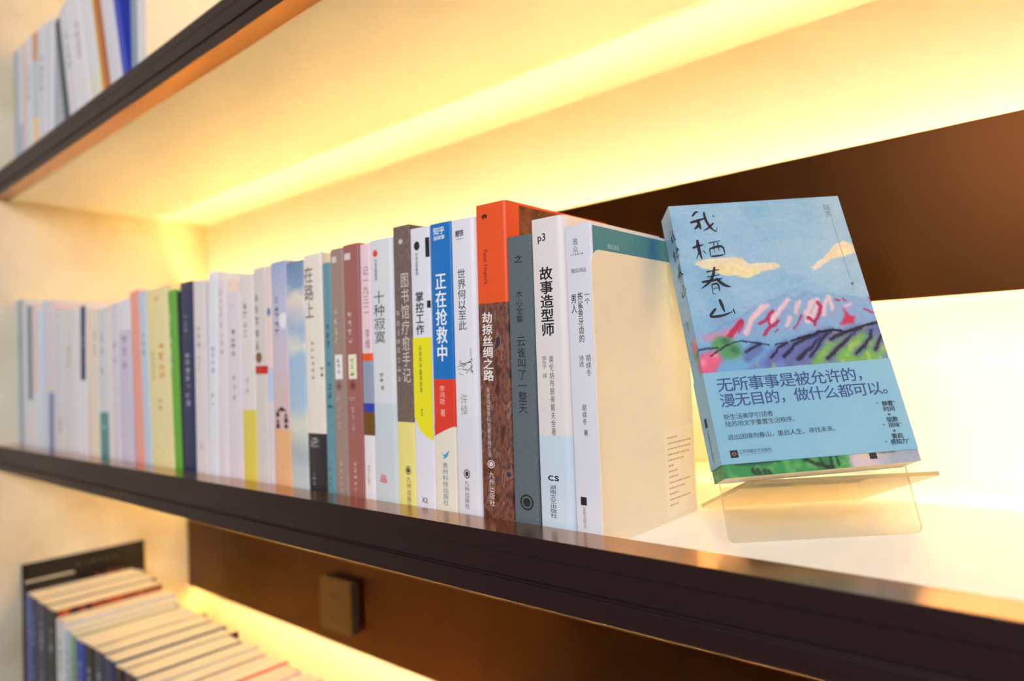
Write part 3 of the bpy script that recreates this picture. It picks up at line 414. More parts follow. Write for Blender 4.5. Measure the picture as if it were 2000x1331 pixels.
ledm = bpy.data.materials.new('warm_light_strip'); ledm.use_nodes = True
nt = ledm.node_tree; nt.nodes.remove(nt.nodes['Principled BSDF']); e = nt.nodes.new('ShaderNodeEmission')
e.inputs[0].default_value = LED_COLOR+(1,); e.inputs[1].default_value = LED_STRENGTH
nt.links.new(e.outputs[0], nt.nodes['Material Output'].inputs[0])
# ---------------------------------------------------------------- shelves
trim_front_dim = paint((44, 27, 26), .42, name='bronze_dim_reflection', noise=.03, nscale=40, spec=.25)  # front of the bronze trim, darkened in colour for the dim room it mirrors
bronze = paint((188, 138, 98), .20, metallic=.95, name='bronze_lacquer', noise=.03, nscale=40, spec=.6)
panelm = paint((84, 46, 15), .33, metallic=.9, name='bronze_panel', noise=.04, nscale=30)
names = {0: ('long white shelf board with bronze front trim holding the row of books', 'shelf'),
         1: ('upper white shelf board with bronze front trim, crossing the top left corner', 'shelf'),
         -1: ('lowest white shelf board, out of sight under the lower books', 'shelf'),
         2: ('topmost shelf board above the frame', 'shelf')}
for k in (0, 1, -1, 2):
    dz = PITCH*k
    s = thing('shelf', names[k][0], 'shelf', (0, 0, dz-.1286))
    q = .1286
    prism_x('shelf_board', [(.3860, -.1286+q), (.7795, -.1286+q), (.7795, -.1622+q), (.3860, -.1622+q)], XL+.0005, XR-.0005, white, s)
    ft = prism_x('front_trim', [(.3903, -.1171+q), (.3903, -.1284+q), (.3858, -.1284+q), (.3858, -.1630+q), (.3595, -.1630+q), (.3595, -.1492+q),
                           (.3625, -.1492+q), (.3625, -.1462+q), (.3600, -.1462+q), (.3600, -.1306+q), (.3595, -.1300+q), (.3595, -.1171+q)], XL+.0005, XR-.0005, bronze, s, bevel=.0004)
    ft.data.materials.append(trim_front_dim)
    for pl in ft.data.polygons: pl.material_index = 1 if (pl.normal.y < -.3 or -.150 < pl.center.z-q < -.131) else 0  # front faces and groove take the darkened copy of the trim material

# ---------------------------------------------------------------- dark panels with light strips above and below
alu = paint((200, 200, 198), .35, metallic=.9, name='aluminium')
pn = {0: 'dark bronze back panel lit from behind, right of the books', -1: 'brown back panel with a socket behind the lower shelf', 1: 'back panel of the upper bay behind the upper books'}
PT, PB, PY = .1957, .0455, .715
for k in (0, -1, 1):
    dz = PITCH*k
    p = thing('back_panel', pn[k], 'panel', (0, 0, dz))
    box('panel', XL+.001, XR-.001, PY, PY+.010, PB, PT, panelm, p)
    box('bounce_board', XL+.001, XR-.001, PY+.010, PY+.014, PB+.001, PT-.001, white, p)  # unseen white board, added to bounce strip light onto the wall
    for xx in (-1.5, -.9, -.3, .3, .9): box('bracket', xx, xx+.03, PY+.014, .7795, .1185, .1225, alu, p)
    for sgn, zc in ((1, PT-.080), (-1, PB+.080)):
        d = Vector((0, -.42, .90*sgn)).normalized(); n2 = Vector((0, d.z, -d.y)); cy, cz = .7625, zc
        hw = .0014
        A = [Vector((0, cy, cz))+n2*hw, Vector((0, cy, cz))-n2*hw]
        Bk = [a-d*.004 for a in A]
        h_ = prism_x('strip_housing', [(A[0].y, A[0].z), (A[1].y, A[1].z), (Bk[1].y, Bk[1].z), (Bk[0].y, Bk[0].z)], XL+.004, XR-.004, alu, p)
        D_ = [a+d*.0006 for a in A]; E_ = [a+d*.0001 for a in A]
        prism_x('light_strip', [(D_[0].y, D_[0].z), (D_[1].y, D_[1].z), (E_[1].y, E_[1].z), (E_[0].y, E_[0].z)], XL+.004, XR-.004, ledm, p)
        box('strip_mount', -1.5, 1.1, .7645, .7795, cz-.0042*sgn-.0006, cz-.0042*sgn+.0006, alu, p)

# ---------------------------------------------------------------- wall socket on the lower panel
so = thing('wall_socket', 'brown double socket plate on the panel behind the lower shelf', 'socket', (-1.012, PY, -.400))
sm = paint((92, 60, 24), .4, metallic=.3, name='socket_plate')
sd = paint((40, 26, 16), .5, name='socket_dark')
box('mounting_frame_shadow', -.042, .042, -.016, 0, -.042, .042, sd, so)  # dark frame, deepened to include the shadow beside the plate
box('plate', -.043, .043, -.019, -.016, -.043, .043, sm, so, bevel=.0015)
for cz in (.018, -.018):
    sl = boxes('socket_slots', [(-.009, -.006, -.0194, -.0189, cz-.004, cz+.004), (.006, .009, -.0194, -.0189, cz-.004, cz+.004), (-.0015, .0015, -.0194, -.0189, cz-.010, cz-.004)], sd, so)

# ---------------------------------------------------------------- middle row of books
ZB = -.1276
GM = 'books in the row on the middle shelf'
for i, (key, x, w_, h_, lean, bl, tx, kw) in enumerate(MID):
    rr = {'V': .0065, 'S': .0055, 'T': .003, 'W': .0012, 'O': .006, 'Q': .002, 'R': .002, 'P': .002, 'U': .0025}.get(key, .0025)
    bk = make_book(kw['label'], GM, x, w_*.985, h_-.001, lean, bl, tx, seed=i+1, hard=kw.get('hard', 0), rr=rr, depth=.142 if key in 'STUVWRQ' else .138)
    if key == 'T':    # cover art beside the orange strip
        o = new_obj('cover_art', [(w_*.985/2+.0001, .016, .0), (w_*.985/2+.0001, .141, .0), (w_*.985/2+.0001, .141, h_-.002), (w_*.985/2+.0001, .016, h_-.002)], [(0, 1, 2, 3)], ramp_mat('brown_cover_art', [(.3, (60, 26, 14)), (.5, (120, 60, 34)), (.7, (160, 92, 56))], nscale=60), bk)
    if key == 'W':
        teal = ramp_mat('teal_cover_art', [(0, (96, 150, 150)), (.45, (70, 138, 150)), (.7, (30, 104, 160)), (1, (20, 84, 150))], nscale=22, scale=(1, 1.2, .5), detail=4)
        new_obj('cover_art', [(w_*.985/2+.0001, .0016, .0), (w_*.985/2+.0001, .141, .0), (w_*.985/2+.0001, .141, h_-.002), (w_*.985/2+.0001, .0016, h_-.002)], [(0, 1, 2, 3)], teal, bk)
        VF = lettering('雅众诗丛', .020, .036, h_-.017, h_-.013, 'h')
        new_obj('lettering', [(w_*.985/2+.0002, a, b) for a, b in VF[0]], [tuple(f) for f in VF[1]], paint((190, 215, 215), .5, name='ink'), bk)

# ---------------------------------------------------------------- bookend
def acry(name, tint, edge=0.0):
    m = bpy.data.materials.new(name); m.use_nodes = True; nt = m.node_tree; nt.nodes.remove(nt.nodes['Principled BSDF'])
    tr = nt.nodes.new('ShaderNodeBsdfTransparent'); tr.inputs[0].default_value = tint+(1,)
    gl = nt.nodes.new('ShaderNodeBsdfGlossy'); gl.inputs['Roughness'].default_value = .03; gl.inputs[0].default_value = (1, 1, 1, 1)
    fr = nt.nodes.new('ShaderNodeFresnel'); fr.inputs[0].default_value = 1.45; mx = nt.nodes.new('ShaderNodeMixShader')
    nt.links.new(fr.outputs[0], mx.inputs[0]); nt.links.new(tr.outputs[0], mx.inputs[1]); nt.links.new(gl.outputs[0], mx.inputs[2])
    out = mx.outputs[0]
    if edge:
        df = nt.nodes.new('ShaderNodeBsdfTranslucent'); df.inputs[0].default_value = lin((246, 226, 176))+(1,)
        d2 = nt.nodes.new('ShaderNodeBsdfDiffuse'); d2.inputs[0].default_value = lin((240, 218, 166))+(1,)
        m1 = nt.nodes.new('ShaderNodeMixShader'); nt.links.new(df.outputs[0], m1.inputs[1]); nt.links.new(d2.outputs[0], m1.inputs[2])
        m2 = nt.nodes.new('ShaderNodeMixShader'); m2.inputs[0].default_value = edge
        nt.links.new(out, m2.inputs[1]); nt.links.new(m1.outputs[0], m2.inputs[2]); out = m2.outputs[0]
    nt.links.new(out, nt.nodes['Material Output'].inputs[0])
    return m
def rounded_rect(w, h, r, bottom=True, n=6):
    P = []
    for cx, cy, a0 in ((w-r, h-r, 0), (r, h-r, 90), (r, r, 180), (w-r, r, 270)):
        if cy < h/2 and not bottom:
            P.append((0 if cx < w/2 else w, 0)); continue
        for i in range(n+1):
            a = math.radians(a0+90*i/n); P.append((cx+r*math.cos(a), cy+r*math.sin(a)))
    return P
cream = paint((240, 228, 204), .42, name='cream_enamel')
def bookend(x, z, label, y0=.396):
    be = thing('bookend', label, 'bookend', (x, y0, z))
    P = rounded_rect(.142, .2060, .010, bottom=False); n = len(P)
    V = [(0, a, b) for a, b in P]+[(-.0014, a, b) for a, b in P]
    F = [tuple(range(n)), tuple(range(2*n-1, n-1, -1))]+[((i+1) % n, i, i+n, (i+1) % n+n) for i in range(n)]
    o = new_obj('upright_plate', V, F, cream, be)
    bm = bmesh.new(); bm.from_mesh(o.data); bmesh.ops.recalc_face_normals(bm, faces=bm.faces); bm.to_mesh(o.data); bm.free()
    box('base_plate', -.09, -.0014, .004, .138, .0, .0008, cream, be)
    return be
be = bookend(-.2620, -.1286, 'cream metal bookend plate right of the middle row, beside the book with a teal cover')
bookend(-.9785, -.1286+PITCH, 'cream bookend plate at the end of the upper row, cut by the frame top')
lb = thing('price_label', 'pale printed label stuck low on the rear of the cream bookend', 'label', (-.2620, .486, -.125))
new_obj('label_paper', [(.0002, 0, 0), (.0002, .048, 0), (.0002, .048, .069), (.0002, 0, .069)], [(0, 1, 2, 3)], paint((244, 234, 214), .6, name='label_paper'), lb)
VF = ([], [])
rg = random.Random(3)
for i in range(13):
    x_ = .005
    end = rg.choice((.012, .02, .03, .04, .043))
    while x_ < end:
        ww = rg.uniform(.001, .004); VF = merge(VF, ([(x_, .061-i*.0044), (x_+ww, .061-i*.0044), (x_+ww, .0622-i*.0044), (x_, .0622-i*.0044)], [(0, 1, 2, 3)])); x_ += ww+.0008
new_obj('small_print', [(.0004, a, b) for a, b in VF[0]], VF[1], paint((196, 168, 120), .6, name='label_ink'), lb)

# ---------------------------------------------------------------- display stand and book
psi, th = .7608, .3426
r_ = Vector((math.cos(psi), math.sin(psi), 0)); u_ = Vector((-math.sin(psi)*math.sin(th), math.cos(psi)*math.sin(th), math.cos(th)))
n_ = Vector((math.sin(psi)*math.cos(th), -math.cos(psi)*math.cos(th), math.sin(th)))
Fp = Vector((-.148, .4999, -.1280))
def frame(o, x, y, z, loc): o.matrix_world = Matrix(((x.x, y.x, z.x, loc.x), (x.y, y.y, z.y, loc.y), (x.z, y.z, z.z, loc.z), (0, 0, 0, 1)))
st = thing('book_stand', 'clear acrylic display stand of two crossed plates under the blue book', 'stand')
frame(st, r_, -n_, u_, Fp)
clear = acry('clear_acrylic', (.975, .965, .93)); edgem = acry('acrylic_edge', (.98, .95, .88), .55)
def plate(name, P, axis, a0, a1, parent):
    """rounded plate: outline P in two axes, thickness along the third; rim gets the edge material"""
    n = len(P)
    if axis == 'y': V = [(a, a0, b) for a, b in P]+[(a, a1, b) for a, b in P]
    else: V = [(a, b, a0) for a, b in P]+[(a, b, a1) for a, b in P]
    F = [tuple(range(n)), tuple(range(2*n-1, n-1, -1))]+[((i+1) % n, i, i+n, (i+1) % n+n) for i in range(n)]
    o = new_obj(name, V, F, [clear, edgem], parent, [0, 0]+[1]*n)
    bm = bmesh.new(); bm.from_mesh(o.data); bmesh.ops.recalc_face_normals(bm, faces=bm.faces); bm.to_mesh(o.data); bm.free()
    return o
wf = .1370
plate('back_plate', [(a-wf/2, b) for a, b in rounded_rect(wf, .165, .005)], 'y', .0002, .0022, st)
plate('ledge_plate', [(a-.0683+.015, b-.0125) for a, b in rounded_rect(.1366, .1105, .0015)], 'z', .0368, .0396, st)

Wb, Hb, Tb = .1383, .2140, .0225
rho = .0403
bx = r_*math.cos(rho)+u_*math.sin(rho); bz = -r_*math.sin(rho)+u_*math.cos(rho)
db = thing('display_book', 'light blue illustrated paperback facing the room on the acrylic stand', 'book')
frame(db, bx, -n_, bz, Fp+r_*(-.0033-Wb/2)+u_*.0400+n_*Tb)
# painting of the cover, evaluated per vertex of a fine sheet: spine (x<0) and front (x>0), millimetres
def soft(d, s=.5): return 1/(1+np.exp(np.clip(d/s, -30, 30)))
def inside(X, Y, P):
    c = np.zeros(X.shape, bool); n = len(P)
    for i in range(n):
        (x0, y0), (x1, y1) = P[i], P[(i+1) % n]
        if y0 == y1: continue
        k = ((y0 > Y) != (y1 > Y)) & (X < (x1-x0)*(Y-y0)/(y1-y0)+x0)
        c ^= k
    return c
def dist(X, Y, L, closed=False):
    d = np.full(X.shape, 1e9)
    pts = list(L)+([L[0]] if closed else [])
    for (x0, y0), (x1, y1) in zip(pts[:-1], pts[1:]):
        dx, dy = x1-x0, y1-y0; t = np.clip(((X-x0)*dx+(Y-y0)*dy)/(dx*dx+dy*dy+1e-9), 0, 1)
        d = np.minimum(d, np.hypot(X-x0-t*dx, Y-y0-t*dy))
    return d
def vnoise(X, Y, s, seed):
    g = np.random.RandomState(seed).rand(200, 200); x = (X/s+500) ; y = (Y/s+500)
    xi = np.floor(x).astype(int); yi = np.floor(y).astype(int); fx = x-xi; fy = y-yi
    fx = fx*fx*(3-2*fx); fy = fy*fy*(3-2*fy); G = lambda a, b: g[a % 200, b % 200]
    return (G(xi, yi)*(1-fx)*(1-fy)+G(xi+1, yi)*fx*(1-fy)+G(xi, yi+1)*(1-fx)*fy+G(xi+1, yi+1)*fx*fy)
def cover_colour(X, Y):
    n1 = vnoise(X, Y, 14, 1); n2 = vnoise(X, Y, 4, 2); n3 = vnoise(X, Y, 1.1, 3); n4 = vnoise(X*.4, Y, 2.2, 4)
    wx = X+(n2-.5)*1.4+(n3-.5)*.7; wy = Y+(vnoise(X, Y, 4, 7)-.5)*1.4+(vnoise(X, Y, 1.1, 8)-.5)*.7
    col = np.zeros(X.shape+(3,)); A = lambda c: np.array(c, float)
    def mix(c, m):
        nonlocal col
        m = np.clip(m, 0, 1)[..., None]; col = col*(1-m)+A(c)*m
    col[:] = A((134, 186, 224))
    mix((158, 198, 228), n1*.7); mix((120, 178, 216), np.clip((vnoise(X, Y, 22, 9)-.45)*1.6, 0, .7)); mix((196, 212, 230), n4*.28*(Y > 120))
    mix((190, 206, 222), soft(-(X-118), 8)*.45*(Y > 120))  # paler upper right edge: matte sheen put into the print colour
    def poly(c, P, s=.5, a=1.0):
        d = dist(wx, wy, P, True); d = np.where(inside(wx, wy, P), -d, d); mix(c, soft(d, s)*a); return d
    for k in ('cloud_a', 'cloud_b'):
        d = poly((150, 196, 226), ART[k], 1.2, .5); poly((240, 230, 178), ART[k], .4)
        dd = np.where(inside(wx, wy, ART[k]), 1, 0)
        mix((242, 234, 214), dd*soft(dist(wx, wy, ART[k], True)-1.2, .4)*.8); mix((232, 214, 150), dd*(n2 > .55)*.45)
        mix((224, 200, 214), dd*soft(dist(X, Y+3.5, ART[k], True)-2, 1)*.4)
    poly((132, 176, 220), ART['range'], 1.0, .9); dd = dist(wx, wy, ART['range'][:-3]); mix((104, 152, 208), soft(dd-.8, .5)*.5); mix((150, 160, 214), (Y < 124)*(Y > 96)*np.clip((n2-.5)*2, 0, .5))
    below = soft(Y-96, 1.5); mix((112, 176, 226), below); mix((140, 196, 226), below*np.clip((n1-.5)*2, 0, 1))
    def strokes(k, c, a=1.0, s=.35, grow=1.0):
        for L, w in ART[k]: mix(c, soft(dist(wx, wy, L)-w*grow/2, s)*a)
    strokes('pink', (240, 200, 214), .95, .4, .85); mix((246, 214, 226), (Y > 100)*(Y < 130)*0)
    strokes('magenta', (226, 140, 180), .8, .7, .85); strokes('crimson', (190, 40, 84), .95, .25)
    d = poly((206, 44, 86), ART['crimson_poly'], .5)
    for (p, rad) in ART['tree']: mix((86, 160, 100), soft(np.hypot(wx-p[0], wy-p[1])-rad*.75, 1.0)*.9)
    for (p, rad) in ART['flower']: mix((232, 96, 140), soft(np.hypot(wx-p[0], wy-p[1])-rad*.75, .8)*.92); mix((246, 170, 190), soft(np.hypot(wx-p[0]-2, wy-p[1]-3)-rad*.25, .8)*.8)
    d = dist(wx, wy, ART['hill'], True); ins = inside(wx, wy, ART['hill']); mix((110, 130, 200), soft(np.where(ins, -d, d), 1)*.85)
    strokes('hillgreen', (120, 186, 84), .95, 1.0); mix((176, 206, 110), ins*np.clip((n2-.6)*3, 0, .8))
    hatch = ((np.floor(X/.75)+np.floor(Y/.75)) % 2 == 0)
    for L, w in ART['hatchblue']: mm = soft(dist(wx, wy, L)-w/2, .8); mix((112, 130, 204), mm*.8); mix((44, 50, 100), mm*hatch*.5)
    for L, w in ART['dark']:
        mm = soft(dist(wx, wy, L)-w*.36, .25); mix((104, 112, 190), soft(dist(wx, wy, L)-w*.9, .7)*.6); mix((60, 64, 120), soft(dist(wx, wy, L)-w*.9, .7)*hatch*.45); mix((30, 30, 56), mm*(.8+.2*hatch))
    strokes('ridge', (26, 28, 50), .97, .2)
    for (p, rad) in ART['treedark']: mm = soft(np.hypot(wx-p[0], wy-p[1])-rad*.7, .8); mix((50, 90, 70), mm*(.4+.5*hatch))
    # foot of the cover under the band
    low = soft(Y-34, 1); mix((60, 150, 84), low); mix((110, 180, 110), low*np.clip((n2-.5)*2.4, 0, .8)); mix((40, 110, 60), low*np.clip((.42-n1)*3, 0, .6))
    rg_ = low*soft(-(X-86-4*n2), 1.2); mix((214, 196, 210), rg_); mix((232, 216, 140), rg_*soft(np.abs(Y-7-.06*(X-90))-1.2, .6)*soft(-(X-96), 2)*.8); mix((150, 170, 190), rg_*soft(-(X-112+4*n2), 3)*.8)
    strokes('trees_low', (34, 50, 44), .9, .3); mix((40, 54, 60), low*soft(np.abs(Y-8.5-.4*np.sin(X/5))-.8, .4)*(X > 8)*(X < 40)*.7)
    # paper fibre
    col *= (1+(n3-.5)*.05+(vnoise(X, Y, .45, 21)-.5)*.05)[..., None]
    col *= np.array([.92, .91, .90])
    return np.clip(col, 0, 255)
def paint_sheet(name, x0, x1, z0, z1, step, fn, place, parent, flip=False):
    nx = int(round((x1-x0)/step))+1; nz = int(round((z1-z0)/step))+1
    xs = np.linspace(x0, x1, nx); zs = np.linspace(z0, z1, nz); X, Z = np.meshgrid(xs, zs)
    col = fn(X, Z)/255.; l = np.where(col <= .04045, col/12.92, ((col+.055)/1.055)**2.4)
    V = place(X.ravel(), Z.ravel())
    idx = np.arange(nx*nz).reshape(nz, nx); q = np.stack([idx[:-1, :-1], idx[:-1, 1:], idx[1:, 1:], idx[1:, :-1]], -1).reshape(-1, 4)
    if flip: q = q[:, ::-1]
    me = bpy.data.meshes.new(name); me.from_pydata(V.tolist(), [], q.tolist())
    ca = me.color_attributes.new('print', 'FLOAT_COLOR', 'POINT')
    ca.data.foreach_set('color', np.concatenate([l.reshape(-1, 3), np.ones((nx*nz, 1))], 1).ravel().astype(np.float32))
    me.materials.append(print_mat); me.update()
    o = bpy.data.objects.new(name, me); C.objects.link(o); o.parent = parent
    return o
print_mat = bpy.data.materials.new('printed_card'); print_mat.use_nodes = True; nt = print_mat.node_tree; b = nt.nodes['Principled BSDF']
at = nt.nodes.new('ShaderNodeVertexColor'); at.layer_name = 'print'; nt.links.new(at.outputs[0], b.inputs['Base Color']); b.inputs['Roughness'].default_value = .38
tcn = nt.nodes.new('ShaderNodeTexCoord'); nn = nt.nodes.new('ShaderNodeTexNoise'); nn.inputs['Scale'].default_value = 900; bp = nt.nodes.new('ShaderNodeBump'); bp.inputs['Strength'].default_value = .12; bp.inputs['Distance'].default_value = .0005
nt.links.new(tcn.outputs['Object'], nn.inputs[0]); nt.links.new(nn.outputs['Fac'], bp.inputs['Height']); nt.links.new(bp.outputs[0], b.inputs['Normal'])
ccol = paint((150, 196, 224), .45, name='blue_card')
# paper covers and pages
O = [(0, .0), (Wb, .0), (Wb, .0006), (.0006, .0006), (.0006, Tb-.0006), (Wb, Tb-.0006), (Wb, Tb), (0, Tb)]
V = [(a, b_, 0) for a, b_ in O]+[(a, b_, Hb) for a, b_ in O]; n = len(O)
cv = new_obj('paper_cover', V, [tuple(reversed(range(n))), tuple(range(n, 2*n))]+[(i, (i+1) % n, (i+1) % n+n, i+n) for i in range(n)], ccol, db)
pb = box('page_block', .0008, Wb-.0004, .0008, Tb-.0008, .0003, Hb-.0005, pages_mat(), db)
paint_sheet('front_cover_art', 0, Wb*1000, 0, Hb*1000, .4, cover_colour, lambda X, Z: np.stack([X/1000, X*0-.00008, Z/1000], -1), db)
paint_sheet('spine_art', -Tb*1000, 0, 0, Hb*1000, .5, lambda X, Z: cover_colour(X, Z), lambda X, Z: np.stack([X*0-.00008, -X/1000, Z/1000], -1), db)
def strokes_mesh(L, sx=1, ox=0, oz=0, sz=1):
    V = []; F = []
    for pts, w in L:
        # smooth the polyline, then a ribbon that swells and tapers like a brush
        P = [Vector((a*sx+ox, b*sz+oz)) for a, b in pts]
        for _ in range(2):
            if len(P) > 2: P = [P[0]]+[x for a, b in zip(P[:-1], P[1:]) for x in (a*.75+b*.25, a*.25+b*.75)]+[P[-1]]
        n = len(P); base = len(V)
        for i, p in enumerate(P):
            d = (P[min(i+1, n-1)]-P[max(i-1, 0)]).normalized(); nrm = Vector((-d.y, d.x)); t = i/(n-1)
            hw = w*sx*1.2/2*(.62+.55*math.sin(math.pi*min(1, t*1.25))) * (1 if t < .85 else .6)
            V += [tuple(p+nrm*hw), tuple(p-nrm*hw)]
        for i in range(n-1): F.append((base+2*i, base+2*i+1, base+2*i+3, base+2*i+2))
    return V, F
ink = paint((22, 26, 36), .5, name='black_ink'); navyink = paint((52, 78, 132), .5, name='blue_ink')
VF = strokes_mesh(ART['title'])
new_obj('brush_title', [(a/1000, -.0002, b/1000) for a, b in VF[0]], VF[1], ink, db)
VF = strokes_mesh(ART['title'], .62, -21.5+2.6, 66, .62)
new_obj('spine_title', [(-.0002, -a/1000, b/1000) for a, b in VF[0]], [tuple(reversed(f)) for f in VF[1]], ink, db)
def mm_text(name, txt, x0, x1, z0, z1, mat, opt='h', y=-.0002, spine=False):
    VF = lettering(txt, x0/1000, x1/1000, z0/1000, z1/1000, opt)
    V = [((y, -a, b) if spine else (a, y, b)) for a, b in VF[0]]; F = VF[1]
    if not spine and ('b' in opt or 'm' in opt): V, F = fatten(V, F, (x1-x0)/1000/max(1, len(txt))*(.020 if 'b' in opt else .011))
    return new_obj(name, V, F, mat, db)
greyink = paint((84, 100, 124), .5, name='grey_ink')
mm_text('author_lettering', '陆\n苏', 123.6, 129.0, 194.8, 207.0, greyink, '')
box('fine_line', .12755, .12780, -.0002, -.0001, .141, .194, greyink, db).rotation_euler = (0, 0, 0)
mm_text('author_mark', '著', 126.9, 129.4, 135.2, 137.8, greyink, 'b')
mm_text('spine_author', '陆苏', -13, -9.5, 112, 120, greyink, 'v', spine=True)
mm_text('spine_mark', '著', -12, -9.6, 100, 102.6, ink, 'b', spine=True)
# paper band around the book
bandm = paint((126, 176, 202), .42, name='band_card', noise=.04, nscale=300)
e_ = .0007; zb0, zb1 = .0092, .0748
pts = [(Wb+.0002, -e_), (-e_, -e_), (-e_, Tb+e_), (Wb+.0002, Tb+e_)]
pin = [(Wb+.0002, -e_+.0003), (-e_+.0003, -e_+.0003), (-e_+.0003, Tb+e_-.0003), (Wb+.0002, Tb+e_-.0003)]
ring = pts+pin[::-1]; n = len(ring)
def zt(a, top): return (zb1+.0003*(a/Wb) if top else zb0-.0010*(a/Wb))
V = [(a, b_, zt(a, 0)) for a, b_ in ring]+[(a, b_, zt(a, 1)) for a, b_ in ring]
F = [(i, i+n, (i+1) % n+n, (i+1) % n) for i in range(n)]+[(0, 1, 6, 7), (1, 2, 5, 6), (2, 3, 4, 5), (15, 14, 9, 8), (14, 13, 10, 9), (13, 12, 11, 10)]
bd = new_obj('paper_band', V, F, bandm, db)
bm = bmesh.new(); bm.from_mesh(bd.data); bmesh.ops.recalc_face_normals(bm, faces=bm.faces); bm.to_mesh(bd.data); bm.free()
yb = -e_-.0001
mm_text('band_headline', '无所事事是被允许的，', 7.7, 121.5, 59.6, 70.8, navyink, 'hm', yb)
mm_text('band_headline', '漫无目的，做什么都可以。', 7.7, 136.5, 48.4, 59.0, navyink, 'hm', yb)
mm_text('band_text', '新生活美学引领者', 7.6, 43.0, 39.6, 44.0, ink, 'h', yb)
mm_text('band_text', '陆苏用文字重置生活秩序。', 7.7, 60.0, 34.6, 38.8, ink, 'h', yb)
mm_text('band_text', '逃出困境向春山，重启人生，寻找未来。', 7.4, 87.0, 25.4, 29.6, ink, 'h', yb)
for (txt, cz, hw) in (('“静置”', 41.9, 8.0), ('时间', 37.9, 4.2), ('×', 34.0, 2.3), ('驱散', 30.3, 4.2), ('“班味”', 26.3, 8.0), ('×', 22.3, 2.3), ('重启', 18.5, 4.2), ('“感知力”', 14.5, 10.0)):
    mm_text('band_side_text', txt, 126.4-hw, 126.4+hw, cz-2.0, cz+2.0, ink, 'hb', yb)
def rect(name, x0, x1, z0, z1, mat, y=yb, spine=False):
    P = [(x0, z0), (x1, z0), (x1, z1), (x0, z1)]
    return new_obj(name, [((y, -a/1000, b/1000) if spine else (a/1000, y, b/1000)) for a, b in P], [(0, 1, 2, 3)], mat, db)
rect('publisher_emblem', 6.7, 12.2, 13.2, 18.4, ink); 
VF = disc(9.45, 15.8, 1.5, 1.2, 16, .55); new_obj('emblem_mark', [(a/1000, yb-.0001, b/1000) for a, b in VF[0]], VF[1], paint((150, 110, 100), .5, name='ink'), db)
mm_text('publisher_lettering', '江苏凤凰文艺出版社', 12.9, 36.0, 15.6, 18.4, ink, 'h', yb)
mm_text('publisher_small_print', 'JIANGSU PHOENIX LITERATURE AND ART PUBLISHING', 12.9, 36.0, 14.2, 15.0, navyink, 'h', yb)
rect('spine_emblem', -15.5, -10.5, 38.5, 45, ink, yb, True)
mm_text('spine_publisher', '江苏凤凰文艺出版社', -14.2, -11.4, 13.5, 36.5, ink, 'v', yb, True)
rect('cover_emblem', 103.0, 108.3, 4.2, 9.0, ink, -.0002)
mm_text('cover_publisher', '江苏凤凰文艺出版社', 109, 122, 7.0, 9.0, ink, 'h', -.0002)

# ---------------------------------------------------------------- lower row of books, seen from above
ZL = -.6481
GLW = 'books in the row on the lower shelf'
lower = [ # x, w, height, depth, colour, lean, marks, label
 (-1.5990, .0060, .299, .222, (22, 14, 10), 'tall thin black album standing against the plaster wall, lower shelf'),
 (-1.5868, .0165, .266, .085, (28, 22, 26), 'small shallow dark book in front of the tall black album, lower shelf'),
 (-1.5655, .0240, .248, .190, (88, 100, 170), 'blue book next to the tall black album, lower shelf'),
 (-1.5340, .0380, .248, .194, (44, 48, 96), 'navy book, second of the pale-topped block beside the black album, lower shelf'),
 (-1.4880, .0500, .247, .190, (62, 60, 76), 'thick charcoal book with grey lettering, lower shelf'),
 (-1.4340, .0480, .246, .180, (36, 30, 34), 'thick black book with an orange patterned front cover, lower shelf'),
 (-1.3860, .0430, .236, .186, (206, 206, 204), 'thick off-white book right of the orange-patterned cover, lower shelf'),
 (-1.3500, .0250, .228, .180, (170, 188, 204), 'pale blue-grey book on the lower shelf'),
 (-1.3240, .0230, .226, .170, (128, 160, 118), 'sage green book on the lower shelf'),
 (-1.2900, .0400, .224, .176, (36, 64, 160), 'bright blue book on the lower shelf'),
 (-1.2480, .0380, .226, .172, (30, 26, 30), 'black-covered book right of the bright blue one, lower shelf'),
 (-1.2060, .0400, .227, .172, (60, 56, 70), 'dark grey book with white marks, lower shelf'),
 (-1.1640, .0400, .225, .174, (40, 44, 92), 'dark navy book, fourth right of the sage green one, lower shelf'),
 (-1.1250, .0320, .222, .168, (26, 24, 30), 'black book with a thin dark cover edge, mid lower shelf'),
 (-1.0850, .0420, .223, .160, (70, 40, 50), 'dark maroon book in the lower row'),
 (-1.0440, .0340, .221, .166, (190, 180, 176), 'greyish book right of the dark maroon one, lower shelf'),
 (-1.0080, .0320, .220, .160, (150, 60, 66), 'dull red book in the lower row'),
 (-.9740, .0300, .219, .162, (204, 196, 190), 'pale book just left of the scarlet-covered one, lower shelf'),
 (-.9430, .0240, .221, .158, (214, 44, 22), 'scarlet-covered book in the lower row'),
 (-.9080, .0400, .222, .156, (232, 196, 190), 'pink and white book directly right of the scarlet one, lower shelf'),
 (-.8660, .0380, .219, .164, (212, 204, 190), 'cream book, second right of the scarlet one, lower shelf'),
 (-.8240, .0400, .218, .158, (120, 130, 140), 'grey book near the bottom edge, lower shelf'),
 (-.7820, .0380, .221, .150, (200, 190, 170), 'last visible pale book of the lower row'),
]
